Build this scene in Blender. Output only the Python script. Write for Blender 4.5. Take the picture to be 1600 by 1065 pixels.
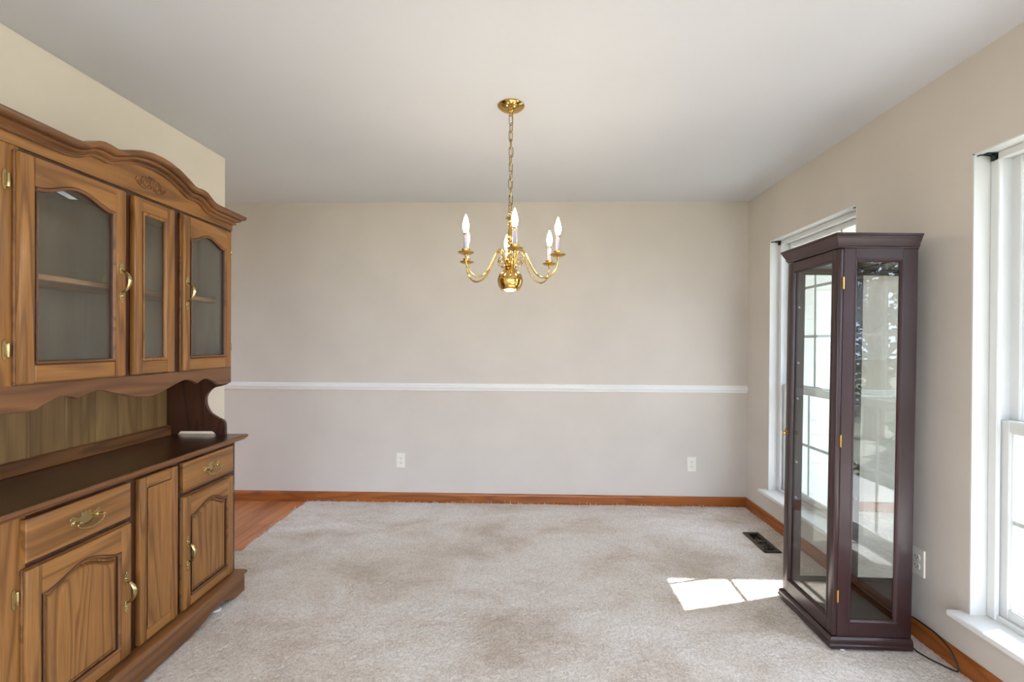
import bpy, bmesh, math, random
import numpy as np
from mathutils import Vector, Matrix

random.seed(7)
R = math.radians
PI = math.pi
scene = bpy.context.scene
for o in list(bpy.data.objects):
    bpy.data.objects.remove(o, do_unlink=True)
C = scene.collection

# ------------------------------------------------------------------ camera
FPX, CX, CY = 715.0, 811.18, 538.41          # focal length and principal point in pixels of the 1600x1065 frame
YAW, PITCH, ROLL = 0.0263, -0.0040, 0.0053
fw = Vector((-math.sin(YAW) * math.cos(PITCH), math.cos(YAW) * math.cos(PITCH), math.sin(PITCH)))
rt = Vector((math.cos(YAW), math.sin(YAW), 0))
up = rt.cross(fw)
rt2 = rt * math.cos(ROLL) + up * math.sin(ROLL)
up2 = up * math.cos(ROLL) - rt * math.sin(ROLL)
cd = bpy.data.cameras.new('camera')
cam = bpy.data.objects.new('camera', cd)
C.objects.link(cam)
cam.matrix_world = Matrix(((rt2.x, up2.x, -fw.x, 0), (rt2.y, up2.y, -fw.y, 0), (rt2.z, up2.z, -fw.z, 1.2983), (0, 0, 0, 1)))
cd.sensor_width = 36.0
cd.lens = FPX / 1600 * 36.0
cd.shift_x = (800 - CX) / 1600
cd.shift_y = (CY - 532.5) / 1600
cd.clip_start = 0.02
scene.camera = cam

# ------------------------------------------------------------------ sky, sun, exposure
world = bpy.data.worlds.new('sky')
scene.world = world
world.use_nodes = True
wn = world.node_tree
bg = wn.nodes['Background']
bg.inputs['Color'].default_value = (0.77, 0.862, 1.09, 1)
bg.inputs['Strength'].default_value = 5.0

sl = bpy.data.lights.new('sun', 'SUN')
sl.energy = 14.0
sl.angle = R(0.6)
sl.color = (1.0, 0.965, 0.96)
sun = bpy.data.objects.new('sun', sl)
C.objects.link(sun)
SUN = Vector((-1, -0.285, -0.87)).normalized()
sun.rotation_euler = SUN.to_track_quat('-Z', 'Y').to_euler()
sun.location = (8, 5, 8)

scene.view_settings.view_transform = 'Standard'
scene.view_settings.look = 'None'
scene.view_settings.gamma = 1.0
scene.view_settings.use_curve_mapping = False
scene.view_settings.exposure = 0.76
scene.cycles.use_denoising = True
scene.cycles.max_bounces = 8
scene.cycles.diffuse_bounces = 5
scene.cycles.glossy_bounces = 6
scene.cycles.transparent_max_bounces = 24
scene.cycles.sample_clamp_indirect = 8.0
scene.cycles.caustics_reflective = False
scene.cycles.use_adaptive_sampling = True
scene.cycles.adaptive_threshold = 0.035

# ------------------------------------------------------------------ dimensions of the room (metres)
H = 2.44
XR, YF, XL, YL = 1.73, 3.713, -1.913, 2.81
YB = -2.2                                      # wall behind the camera
WT = 0.13                                      # wall thickness
HX = -4.3                                      # far side of the hall beyond the left wall


# ------------------------------------------------------------------ materials
def srgb(r, g, b):
    def f(c):
        c /= 255.0
        return c / 12.92 if c <= 0.04045 else ((c + 0.055) / 1.055) ** 2.4
    return (f(r), f(g), f(b), 1.0)


MATS = {}


def newmat(name):
    m = bpy.data.materials.new(name)
    m.use_nodes = True
    MATS[name] = m
    nt = m.node_tree
    return m, nt, nt.nodes['Principled BSDF'], nt.nodes, nt.links


def texco(nt, scale=(1, 1, 1), kind='Object'):
    tc = nt.nodes.new('ShaderNodeTexCoord')
    mp = nt.nodes.new('ShaderNodeMapping')
    mp.inputs['Scale'].default_value = scale
    nt.links.new(tc.outputs[kind], mp.inputs['Vector'])
    return mp.outputs['Vector']


def noise(nt, vec, scale, detail=3, rough=0.5, dist=0.0):
    n = nt.nodes.new('ShaderNodeTexNoise')
    n.inputs['Scale'].default_value = scale
    n.inputs['Detail'].default_value = detail
    n.inputs['Roughness'].default_value = rough
    n.inputs['Distortion'].default_value = dist
    nt.links.new(vec, n.inputs['Vector'])
    return n.outputs['Fac']


def ramp(nt, fac, stops, interp='LINEAR'):
    r = nt.nodes.new('ShaderNodeValToRGB')
    r.color_ramp.interpolation = interp
    e = r.color_ramp.elements
    while len(e) < len(stops):
        e.new(0.5)
    for i, (p, c) in enumerate(stops):
        e[i].position = p
        e[i].color = c
    nt.links.new(fac, r.inputs['Fac'])
    return r.outputs['Color']


def mth(nt, op, a, b=None):
    n = nt.nodes.new('ShaderNodeMath')
    n.operation = op
    for i, v in enumerate((a, b)):
        if v is None:
            continue
        if isinstance(v, (int, float)):
            n.inputs[i].default_value = v
        else:
            nt.links.new(v, n.inputs[i])
    return n.outputs[0]


def mixc(nt, fac, a, b, mode='MIX'):
    n = nt.nodes.new('ShaderNodeMix')
    n.data_type = 'RGBA'
    n.blend_type = mode
    for sock, v in ((n.inputs[0], fac), (n.inputs[6], a), (n.inputs[7], b)):
        if isinstance(v, (int, float)):
            sock.default_value = v
        elif isinstance(v, tuple):
            sock.default_value = v
        else:
            nt.links.new(v, sock)
    return n.outputs[2]


def bump(nt, bsdf, h, strength, dist=0.002):
    b = nt.nodes.new('ShaderNodeBump')
    b.inputs['Strength'].default_value = strength
    b.inputs['Distance'].default_value = dist
    nt.links.new(h, b.inputs['Height'])
    nt.links.new(b.outputs['Normal'], bsdf.inputs['Normal'])


def paint(name, col, rough=0.6, var=0.03, bscale=220, bstr=0.08):
    m, nt, b, N, L = newmat(name)
    v = texco(nt)
    n1 = noise(nt, v, 3.0, 3)
    c2 = tuple(max(0, c * (1 - var)) for c in col[:3]) + (1,)
    c3 = tuple(min(1, c * (1 + var)) for c in col[:3]) + (1,)
    L.new(ramp(nt, n1, [(0.3, c2), (0.7, c3)]), b.inputs['Base Color'])
    b.inputs['Roughness'].default_value = rough
    bump(nt, b, noise(nt, v, bscale, 2), bstr, 0.0008)
    return m


def wood(name, axis, light, mid, dark, rough=0.38, figure=9.0, stretch=0.09, scale=7.0, coat=0.0, pores=0.55, vary=0.0):
    """long grain along the given local axis; contour lines of a stretched noise give the cathedral figure"""
    m, nt, b, N, L = newmat(name)
    s = [1.0, 1.0, 1.0]
    s['xyz'.index(axis)] = stretch
    tc = nt.nodes.new('ShaderNodeTexCoord')
    oi = nt.nodes.new('ShaderNodeObjectInfo')
    off = nt.nodes.new('ShaderNodeVectorMath')
    off.operation = 'SCALE'
    off.inputs[0].default_value = (17.0, 9.0, 13.0)
    L.new(oi.outputs['Random'], off.inputs['Scale'])
    ad = nt.nodes.new('ShaderNodeVectorMath')
    L.new(tc.outputs['Object'], ad.inputs[0])
    L.new(off.outputs[0], ad.inputs[1])
    mp = nt.nodes.new('ShaderNodeMapping')
    mp.inputs['Scale'].default_value = s
    L.new(ad.outputs[0], mp.inputs['Vector'])
    v = mp.outputs['Vector']
    n1 = noise(nt, v, scale, 2, 0.45, 0.3)
    ringv = mth(nt, 'MULTIPLY', n1, figure)
    fr = mth(nt, 'FRACT', ringv)
    line = ramp(nt, fr, [(0.0, (0.25, 0.25, 0.25, 1)), (0.12, (0.0, 0.0, 0.0, 1)), (0.3, (0.55, 0.55, 0.55, 1)), (0.85, (1, 1, 1, 1)), (1.0, (0.25, 0.25, 0.25, 1))])
    s2 = list(s)
    s2['xyz'.index(axis)] = stretch * 0.25
    mp2 = nt.nodes.new('ShaderNodeMapping')
    mp2.inputs['Scale'].default_value = s2
    L.new(ad.outputs[0], mp2.inputs['Vector'])
    p = noise(nt, mp2.outputs['Vector'], 260.0, 2, 0.6)
    pr = ramp(nt, p, [(0.35, (0.0, 0.0, 0.0, 1)), (0.6, (1, 1, 1, 1))])
    broad = noise(nt, v, 3.0, 2)
    c = mixc(nt, broad, mid, light)
    c = mixc(nt, mth(nt, 'MULTIPLY', mth(nt, 'SUBTRACT', 1.0, line), 0.7), c, dark)
    c = mixc(nt, mth(nt, 'MULTIPLY', mth(nt, 'SUBTRACT', 1.0, pr), pores * 0.5), c, dark)
    if vary > 0:
        hs = nt.nodes.new('ShaderNodeHueSaturation')
        L.new(mth(nt, 'ADD', 1.0 - vary / 2, mth(nt, 'MULTIPLY', oi.outputs['Random'], vary)), hs.inputs['Value'])
        L.new(c, hs.inputs['Color'])
        c = hs.outputs['Color']
    L.new(c, b.inputs['Base Color'])
    b.inputs['Roughness'].default_value = rough
    b.inputs['Coat Weight'].default_value = coat
    b.inputs['Coat Roughness'].default_value = 0.15
    bump(nt, b, p, 0.12, 0.0006)
    return m


def plain(name, col, rough=0.5, metal=0.0, spec=0.5):
    m, nt, b, N, L = newmat(name)
    v = texco(nt)
    n = noise(nt, v, 30.0, 2)
    d = tuple(c * 0.88 for c in col[:3]) + (1,)
    L.new(ramp(nt, n, [(0.3, d), (0.7, col)]), b.inputs['Base Color'])
    b.inputs['Roughness'].default_value = rough
    b.inputs['Metallic'].default_value = metal
    b.inputs['Specular IOR Level'].default_value = spec
    return m


def glow(name, col, strength):
    m, nt, b, N, L = newmat(name)
    N.remove(b)
    e = N.new('ShaderNodeEmission')
    e.inputs['Color'].default_value = col
    e.inputs['Strength'].default_value = strength
    L.new(e.outputs[0], N['Material Output'].inputs['Surface'])
    return m


def clear_glass(name, tint=(0.97, 0.985, 0.98, 1), base=0.045, haze=0.0):
    """thin clear sheet: straight-through transmission plus Schlick mirror reflection on both faces"""
    m, nt, b, N, L = newmat(name)
    N.remove(b)
    lw = N.new('ShaderNodeLayerWeight')
    lw.inputs['Blend'].default_value = 0.5
    f = mth(nt, 'ADD', mth(nt, 'MULTIPLY', mth(nt, 'POWER', lw.outputs['Facing'], 5.0), 1.0 - base), base)
    t = N.new('ShaderNodeBsdfTransparent')
    t.inputs['Color'].default_value = tint
    g = N.new('ShaderNodeBsdfGlossy')
    g.inputs['Roughness'].default_value = 0.0
    g.inputs['Color'].default_value = (1, 1, 1, 1)
    mx = N.new('ShaderNodeMixShader')
    L.new(f, mx.inputs[0])
    L.new(t.outputs[0], mx.inputs[1])
    L.new(g.outputs[0], mx.inputs[2])
    L.new(mx.outputs[0], N['Material Output'].inputs['Surface'])
    return m


paint('wall_paint', srgb(202, 193, 182), 0.65)
paint('cream_paint', srgb(238, 228, 212), 0.65)
paint('ceiling_paint', srgb(206, 207, 210), 0.8, 0.01, 120, 0.15)
paint('white_trim', srgb(232, 231, 228), 0.35, 0.015, 60, 0.03)
paint('vinyl_white', srgb(212, 213, 211), 0.32, 0.01, 60, 0.02)
paint('almond_plastic', srgb(228, 222, 208), 0.35, 0.01, 40, 0.0)
plain('socket_slot', srgb(60, 55, 48), 0.6)
wood('oak_trim_x', 'x', srgb(176, 102, 40), srgb(152, 80, 26), srgb(112, 56, 16), 0.38)
wood('oak_trim_y', 'y', srgb(176, 102, 40), srgb(152, 80, 26), srgb(112, 56, 16), 0.38)
wood('floor_oak', 'y', srgb(208, 142, 92), srgb(184, 114, 66), srgb(150, 90, 52), 0.35, figure=3, pores=0.4, vary=0.35)
HL, HM, HD = srgb(178, 126, 66), srgb(150, 100, 48), srgb(92, 56, 24)
wood('hutch_z', 'z', HL, HM, HD, 0.38, coat=0.1, figure=11, pores=0.7)
wood('hutch_x', 'x', HL, HM, HD, 0.38, coat=0.1, figure=6)
plain('hutch_glaze', srgb(70, 38, 18), 0.45)
wood('hutch_y', 'y', HL, HM, HD, 0.36, coat=0.2)
BL, BM, BD = srgb(146, 98, 56), srgb(120, 78, 42), srgb(74, 44, 22)
wood('hutch_dark_x', 'x', BL, BM, BD, 0.38, coat=0.1, pores=0.3, figure=5)
wood('hutch_dark_z', 'z', srgb(92, 52, 32), srgb(70, 38, 22), srgb(36, 18, 10), 0.35, coat=0.2, pores=0.3)
wood('counter_wood', 'x', srgb(74, 46, 30), srgb(56, 34, 22), srgb(34, 20, 13), 0.28, coat=0.3, pores=0.25)
wood('hutch_back', 'z', srgb(176, 142, 92), srgb(152, 118, 72), srgb(112, 82, 46), 0.5, figure=6, pores=0.5)
wood('hutch_inner', 'z', srgb(182, 166, 148), srgb(170, 154, 136), srgb(150, 134, 116), 0.5, figure=3, pores=0.3)
wood('shelf_wood', 'x', srgb(205, 165, 130), srgb(188, 148, 112), srgb(150, 110, 78), 0.5, figure=5)
wood('mahogany_z', 'z', srgb(58, 31, 33), srgb(48, 25, 27), srgb(37, 19, 20), 0.33, coat=0.12, pores=0.15, figure=2)
wood('mahogany_x', 'x', srgb(58, 31, 33), srgb(48, 25, 27), srgb(37, 19, 20), 0.33, coat=0.12, pores=0.15, figure=2)
wood('mahogany_y', 'y', srgb(58, 31, 33), srgb(48, 25, 27), srgb(37, 19, 20), 0.33, coat=0.12, pores=0.15, figure=2)
plain('brass', (0.66, 0.43, 0.13, 1), 0.1, 1.0)
plain('aged_gold', (0.46, 0.33, 0.14, 1), 0.22, 1.0)
plain('cabinet_floor', srgb(52, 40, 34), 0.8, 0, 0.2)
paint('window_paint', srgb(214, 214, 210), 0.4, 0.015, 60, 0.03)
plain('antique_brass', (0.50, 0.39, 0.19, 1), 0.2, 1.0)
plain('steel', (0.55, 0.55, 0.53, 1), 0.3, 1.0)
plain('dark_bracket', srgb(36, 52, 54), 0.35, 0.6)
plain('black_rubber', srgb(28, 27, 26), 0.5)
plain('vent_brown', srgb(66, 56, 46), 0.5, 0.0)
plain('vent_dark', srgb(20, 18, 16), 0.8)
plain('candle_white', srgb(225, 222, 228), 0.4)
plain('candle_sleeve', srgb(178, 172, 186), 0.45)
plain('clip_plastic', srgb(190, 190, 195), 0.3)
clear_glass('pane_glass')
clear_glass('cabinet_glass', (0.93, 0.95, 0.945, 1), 0.05)
m_, nt_, b_, N_, L_ = newmat('mirror')
b_.inputs['Base Color'].default_value = (0.86, 0.88, 0.87, 1)
b_.inputs['Metallic'].default_value = 1.0
b_.inputs['Roughness'].default_value = 0.0
glow('bulb_glow', (1.0, 0.86, 0.64, 1), 75.0)
glow('flood_glow', (1.0, 0.90, 0.74, 1), 30.0)

# carpet: cream pile with worn, stained traffic patches
m_, nt_, b_, N_, L_ = newmat('carpet_pile')
v_ = texco(nt_)
v2_ = texco(nt_, (0.75, 1.25, 1.0))
big = noise(nt_, v2_, 2.2, 8, 0.68, 0.5)
midn = noise(nt_, v_, 9.0, 5, 0.65)
fine = noise(nt_, v_, 260.0, 2, 0.7)
tuft = noise(nt_, v_, 120.0, 3, 0.65)
cc = ramp(nt_, big, [(0.34, srgb(204, 187, 169)), (0.47, srgb(228, 217, 206)), (0.60, srgb(242, 236, 230))])
cc = mixc(nt_, mth(nt_, 'MULTIPLY', midn, 0.3), cc, srgb(236, 229, 221))
cc = mixc(nt_, ramp(nt_, tuft, [(0.36, (0.8, 0.8, 0.8, 1)), (0.56, (0, 0, 0, 1))]), cc, (0.66, 0.64, 0.62, 1), 'MULTIPLY')
cc = mixc(nt_, ramp(nt_, fine, [(0.3, (0.6, 0.6, 0.6, 1)), (0.6, (0, 0, 0, 1))]), cc, (0.66, 0.64, 0.62, 1), 'MULTIPLY')
L_.new(cc, b_.inputs['Base Color'])
b_.inputs['Roughness'].default_value = 0.95
b_.inputs['Specular IOR Level'].default_value = 0.1
b_.inputs['Sheen Weight'].default_value = 0.15
bump(nt_, b_, tuft, 0.7, 0.006)

paint('siding_white', srgb(214, 213, 205), 0.5, 0.02, 30, 0.05)
paint('shingle', srgb(96, 90, 84), 0.9, 0.2, 40, 0.6)
paint('concrete', srgb(196, 194, 190), 0.85, 0.08, 60, 0.3)
m_, nt_, b_, N_, L_ = newmat('lawn')
v_ = texco(nt_)
L_.new(ramp(nt_, noise(nt_, v_, 6.0, 6, 0.7), [(0.3, srgb(112, 116, 94)), (0.7, srgb(164, 162, 142))]), b_.inputs['Base Color'])
b_.inputs['Roughness'].default_value = 0.95
plain('bark', srgb(78, 66, 56), 0.9)
plain('evergreen_needles', srgb(52, 72, 46), 0.8)
plain('shrub_leaf', srgb(92, 112, 62), 0.7)


# ------------------------------------------------------------------ mesh builder
class MB:
    def __init__(s):
        s.v, s.f, s.m = [], [], []

    def add(s, verts, faces, mi=0):
        o = len(s.v)
        s.v += [tuple(v) for v in verts]
        s.f += [tuple(i + o for i in f) for f in faces]
        s.m += [mi] * len(faces)
        return s

    def box(s, x0, x1, y0, y1, z0, z1, bev=0.0, mi=0, seg=1):
        x0, x1 = min(x0, x1), max(x0, x1)
        y0, y1 = min(y0, y1), max(y0, y1)
        z0, z1 = min(z0, z1), max(z0, z1)
        if bev <= 0:
            vs = [(x, y, z) for z in (z0, z1) for y in (y0, y1) for x in (x0, x1)]
            return s.add(vs, [(0, 2, 3, 1), (4, 5, 7, 6), (0, 1, 5, 4), (2, 6, 7, 3), (0, 4, 6, 2), (1, 3, 7, 5)], mi)
        bm = bmesh.new()
        bmesh.ops.create_cube(bm, size=1.0)
        for v in bm.verts:
            v.co = Vector(((x0 + x1) / 2 + v.co.x * (x1 - x0), (y0 + y1) / 2 + v.co.y * (y1 - y0), (z0 + z1) / 2 + v.co.z * (z1 - z0)))
        bmesh.ops.bevel(bm, geom=list(bm.edges), offset=min(bev, 0.45 * min(x1 - x0, y1 - y0, z1 - z0)), segments=seg, affect='EDGES', profile=0.5)
        return s.bm(bm, mi)

    def bm(s, bm, mi=0):
        bm.verts.index_update()
        s.add([v.co.copy() for v in bm.verts], [tuple(v.index for v in f.verts) for f in bm.faces], mi)
        bm.free()
        return s

    def prism(s, poly, y0, y1, mi=0, axis='y', bev=0.0):
        """polygon given in (x,z) extruded along y (axis='y'); (y,z) along x (axis='x'); (x,y) along z (axis='z')"""
        bm = bmesh.new()

        def P(a, b, t):
            return {'y': (a, t, b), 'x': (t, a, b), 'z': (a, b, t)}[axis]
        lo = [bm.verts.new(P(a, b, y0)) for a, b in poly]
        hi = [bm.verts.new(P(a, b, y1)) for a, b in poly]
        n = len(poly)
        f1 = bm.faces.new(lo)
        f2 = bm.faces.new(hi)
        for i in range(n):
            bm.faces.new((lo[i], lo[(i + 1) % n], hi[(i + 1) % n], hi[i]))
        bmesh.ops.recalc_face_normals(bm, faces=bm.faces)
        if bev > 0:
            es = [e for e in bm.edges if (e.verts[0] in lo and e.verts[1] in lo) or (e.verts[0] in hi and e.verts[1] in hi)]
            bmesh.ops.bevel(bm, geom=es, offset=bev, segments=1, affect='EDGES')
        bmesh.ops.triangulate(bm, faces=[f for f in bm.faces if len(f.verts) > 4])
        return s.bm(bm, mi)

    def loft(s, rings, closed_ring=True, closed_path=False, caps=False, mi=0):
        n = len(rings[0])
        vs = [p for r in rings for p in r]
        fs = []
        m = len(rings)
        for i in range(m if closed_path else m - 1):
            a, b = i * n, ((i + 1) % m) * n
            for j in range(n if closed_ring else n - 1):
                k = (j + 1) % n
                fs.append((a + j, a + k, b + k, b + j))
        if caps:
            fs.append(tuple(range(n))[::-1])
            fs.append(tuple(range((m - 1) * n, m * n)))
        return s.add(vs, fs, mi)

    def lathe(s, prof, cx=0, cy=0, cz=0, n=24, mi=0, caps=True, axis='z'):
        rings = []
        for r, z in prof:
            ring = []
            for k in range(n):
                a = 2 * PI * k / n
                p = (r * math.cos(a), r * math.sin(a), z)
                if axis == 'x':
                    p = (z, p[0], p[1])
                elif axis == 'y':
                    p = (p[0], z, p[1])
                ring.append((cx + p[0], cy + p[1], cz + p[2]))
            rings.append(ring)
        return s.loft(rings, True, False, caps, mi)

    def tube(s, pts, rad, n=8, closed=False, caps=True, mi=0):
        pts = [Vector(p) for p in pts]
        m = len(pts)
        rads = rad if isinstance(rad, (list, tuple)) else [rad] * m
        rings = []
        ref = None
        for i, p in enumerate(pts):
            if closed:
                t = pts[(i + 1) % m] - pts[i - 1]
            else:
                t = pts[min(i + 1, m - 1)] - pts[max(i - 1, 0)]
            t.normalize()
            if ref is None:
                ref = Vector((0, 0, 1)) if abs(t.z) < 0.9 else Vector((1, 0, 0))
            u = (ref - t * ref.dot(t)).normalized()
            ref = u
            w = t.cross(u)
            rings.append([p + (u * math.cos(2 * PI * k / n) + w * math.sin(2 * PI * k / n)) * rads[i] for k in range(n)])
        return s.loft(rings, True, closed, caps and not closed, mi)

    def build(s, name, mats, parent=None, smooth=None, loc=None, rotz=0.0):
        me = bpy.data.meshes.new(name)
        me.from_pydata(s.v, [], s.f)
        for mm in ([mats] if isinstance(mats, str) else mats):
            me.materials.append(MATS[mm])
        if any(s.m):
            me.polygons.foreach_set('material_index', s.m)
        bm = bmesh.new()
        bm.from_mesh(me)
        bmesh.ops.recalc_face_normals(bm, faces=bm.faces)
        bm.to_mesh(me)
        bm.free()
        if smooth:
            me.polygons.foreach_set('use_smooth', [True] * len(me.polygons))
            me.set_sharp_from_angle(angle=R(smooth))
        me.update()
        o = bpy.data.objects.new(name, me)
        C.objects.link(o)
        if parent is not None:
            o.parent = parent
        if loc is not None:
            o.location = loc
        o.rotation_euler.z = rotz
        return o


def tag(o, label=None, cat=None, group=None, kind=None):
    if label:
        o['label'] = label
    if cat:
        o['category'] = cat
    if group:
        o['group'] = group
    if kind:
        o['kind'] = kind
    return o


def empty(name, loc=(0, 0, 0), rz=0.0, parent=None):
    o = bpy.data.objects.new(name, None)
    C.objects.link(o)
    o.location = loc
    o.rotation_euler.z = rz
    o.empty_display_size = 0.05
    if parent:
        o.parent = parent
    return o


def copy_of(o, parent, loc=None, rot=None):
    c = o.copy()
    C.objects.link(c)
    c.parent = parent
    if loc is not None:
        c.location = loc
    if rot is not None:
        c.rotation_euler = rot
    return c


def smoothcurve(pts, n=8):
    """Catmull-Rom through 2-D or 3-D points"""
    P = [Vector(p) for p in pts]
    out = []
    for i in range(len(P) - 1):
        p0, p1, p2, p3 = P[max(i - 1, 0)], P[i], P[i + 1], P[min(i + 2, len(P) - 1)]
        for k in range(n):
            t = k / n
            out.append(0.5 * ((2 * p1) + (p2 - p0) * t + (2 * p0 - 5 * p1 + 4 * p2 - p3) * t * t + (3 * p1 - p0 - 3 * p2 + p3) * t ** 3))
    out.append(P[-1])
    return [tuple(p) for p in out]


# ------------------------------------------------------------------ room shell
W1 = (2.486, 3.373)                       # window openings along the right wall
W2 = (0.958, 1.845)
W3 = (-1.95, 0.40)                      # glazed opening added behind the camera for more light
WZ0, WZ1 = 0.24, 2.048
XO = XR + WT + 0.03                       # outer face of right wall


def wall_with_holes_x(name, x0, x1, ya, yb, holes, mat, label):
    """wall lying in the y-z plane, holes = (y0, y1, z0, z1)"""
    mb = MB()
    y = ya
    for (h0, h1, z0, z1) in sorted(holes):
        mb.box(x0, x1, y, h0, 0, H)
        mb.box(x0, x1, h0, h1, 0, z0)
        mb.box(x0, x1, h0, h1, z1, H)
        y = h1
    mb.box(x0, x1, y, yb, 0, H)
    return tag(mb.build(name, mat), label, 'wall', kind='structure')


wall_with_holes_x('wall_right', XR, XO, YB - WT, YF, [(W1[0], W1[1], WZ0 - 0.02, WZ1), (W2[0], W2[1], WZ0 - 0.02, WZ1), (W3[0], W3[1], 0.0, 2.1)], 'wall_paint', 'taupe painted wall with two white windows behind the glass cabinet')
tag(MB().box(HX - WT, XO, YF, YF + WT, 0, H).build('wall_back', 'wall_paint'), 'taupe far wall behind the chandelier, crossed by a white rail', 'wall', kind='structure')
tag(MB().box(XL - WT, XL, YB, YL, 0, H, 0.004).build('wall_left', 'cream_paint'), 'cream painted wall standing behind the oak hutch', 'wall', kind='structure')
mbw = MB()
FW = (-1.75, 1.55, 0.05, 2.2)               # wide window added behind the camera as daylight fill
mbw.box(HX, FW[0], YB - WT, YB, 0, H).box(FW[1], XR, YB - WT, YB, 0, H).box(FW[0], FW[1], YB - WT, YB, 0, FW[2]).box(FW[0], FW[1], YB - WT, YB, FW[3], H)
tag(mbw.build('wall_front', 'wall_paint'), 'taupe wall behind the camera with one wide added window', 'wall', kind='structure')
hl = MB()
hl.box(HX - WT, HX, YB - WT, 1.6, 0, H).box(HX - WT, HX, 3.3, YF, 0, H).box(HX - WT, HX, 1.6, 3.3, 2.1, H)  # opening added in the hall wall to bring in daylight
tag(hl.build('wall_hall', 'cream_paint'), 'cream wall at the far end of the side hall', 'wall', kind='structure')
tag(MB().box(HX - WT, XO, YB - WT, YF + WT, H, H + 0.15).build('ceiling', 'ceiling_paint'), 'plain white ceiling that carries the brass chandelier', 'ceiling', kind='structure')

# floor: slab, oak planks in the opening by the hutch, carpet
flo = tag(MB().box(HX - WT, XO, YB - WT, YF + WT, -0.16, -0.032).build('floor', 'floor_oak'), 'oak plank floor showing left of the carpet', 'floor', kind='structure')
px = -1.80
pw = 0.083
k = 0
for i in range(30):
    x1 = px - i * pw
    x0 = x1 - pw + 0.0012
    if x1 < HX + 0.1:
        break
    ycuts = [0.5, 1.25 + random.random() * 0.5, 2.25 + random.random() * 0.45, 3.0 + random.random() * 0.45, YF - 0.004]
    for a, b in zip(ycuts[:-1], ycuts[1:]):
        if x1 > XL - WT and b < YL - 0.1:
            continue
        if x1 > XL - WT:
            a = max(a, YL - 0.05)
        MB().box(x0, x1, a + 0.0006, b - 0.0006, -0.032, -0.012 + random.uniform(-0.0004, 0.0004), 0.0015).build('plank', 'floor_oak', flo)


def carpet():
    xs = np.arange(XL + 0.002, XR - 0.002, 0.008)
    ys = np.concatenate([np.arange(YB, 1.5, 0.08), np.arange(1.5, YF - 0.012, 0.008)])
    nx, ny = len(xs), len(ys)
    rng = np.random.default_rng(3)
    gx, gy = np.meshgrid(xs, ys)
    z = rng.normal(0, 0.0013, gx.shape) - 0.004
    # soft swells of worn pile
    z += 0.0012 * np.sin(gx * 9.1 + 1.7 * np.sin(gy * 6.3)) * np.sin(gy * 7.7 + gx * 2.1)
    jx = rng.normal(0, 0.0012, gx.shape)
    jy = rng.normal(0, 0.0012, gx.shape)
    # ragged edge against the planks
    edge = -1.815 + 0.012 * np.sin(ys * 3.1) + 0.004 * np.sin(ys * 23)
    co = np.stack([gx + jx, gy + jy, z], -1).reshape(-1, 3)
    idx = np.arange(nx * ny).reshape(ny, nx)
    a, b, c, d = idx[:-1, :-1], idx[:-1, 1:], idx[1:, 1:], idx[1:, :-1]
    faces = np.stack([a, b, c, d], -1)
    cxm = gx[:-1, :-1]
    cym = gy[:-1, :-1]
    keep = ~((cxm < edge[:-1, None]) & (cym > YL - 0.02 + 0.006 * np.sin(cxm * 40)))
    faces = faces[keep]
    me = bpy.data.meshes.new('carpet')
    me.vertices.add(len(co))
    me.vertices.foreach_set('co', co.astype(np.float32).ravel())
    nf = len(faces)
    me.loops.add(nf * 4)
    me.loops.foreach_set('vertex_index', faces.astype(np.int32).ravel())
    me.polygons.add(nf)
    me.polygons.foreach_set('loop_start', np.arange(0, nf * 4, 4, dtype=np.int32))
    me.update(calc_edges=True)
    me.validate()
    me.polygons.foreach_set('use_smooth', [True] * nf)
    bm = bmesh.new()
    bm.from_mesh(me)
    loose = [v for v in bm.verts if not v.link_faces]
    bmesh.ops.delete(bm, geom=loose, context='VERTS')
    # turn the outer rim down so that the carpet has thickness
    rim = [e for e in bm.edges if len(e.link_faces) == 1]
    r = bmesh.ops.extrude_edge_only(bm, edges=rim)
    for g in r['geom']:
        if isinstance(g, bmesh.types.BMVert):
            g.co.z = -0.03
    bm.to_mesh(me)
    bm.free()
    me.materials.append(MATS['carpet_pile'])
    o = bpy.data.objects.new('carpet', me)
    C.objects.link(o)
    return tag(o, 'worn cream carpet with brownish stains covering the room floor', 'carpet', kind='stuff')


cp = carpet()
# frayed carpet threads along the far baseboard and the cut edge
fr = MB()
for i in range(150):
    if i < 110:
        x, y = random.uniform(-1.78, 1.6), YF - 0.018 - random.random() * 0.012
    else:
        y = random.uniform(2.85, YF - 0.02)
        x = -1.81 + 0.012 * math.sin(y * 3.1)
    h = random.uniform(0.004, 0.02) * (1.4 if i % 7 == 0 else 0.8)
    dx, dy = random.uniform(-0.012, 0.012), random.uniform(-0.008, 0.004)
    fr.tube([(x, y, -0.002), (x + dx * 0.3, y + dy * 0.4, h * 0.7), (x + dx, y + dy, h)], [0.0016, 0.0012, 0.0006], 4)
tag(fr.build('frayed_thread', 'carpet_pile', cp), kind='stuff')

# baseboards and chair rail
BH = 0.072


def baseboard(name, mb, mat, label):
    return tag(mb.build(name, mat), label, 'baseboard', kind='structure')


def bb_prof(sgn):
    # (offset from wall, height)
    return [(0, -0.02), (0.013, -0.02), (0.013, BH - 0.016), (0.010, BH - 0.006), (0.005, BH), (0, BH)]


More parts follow.
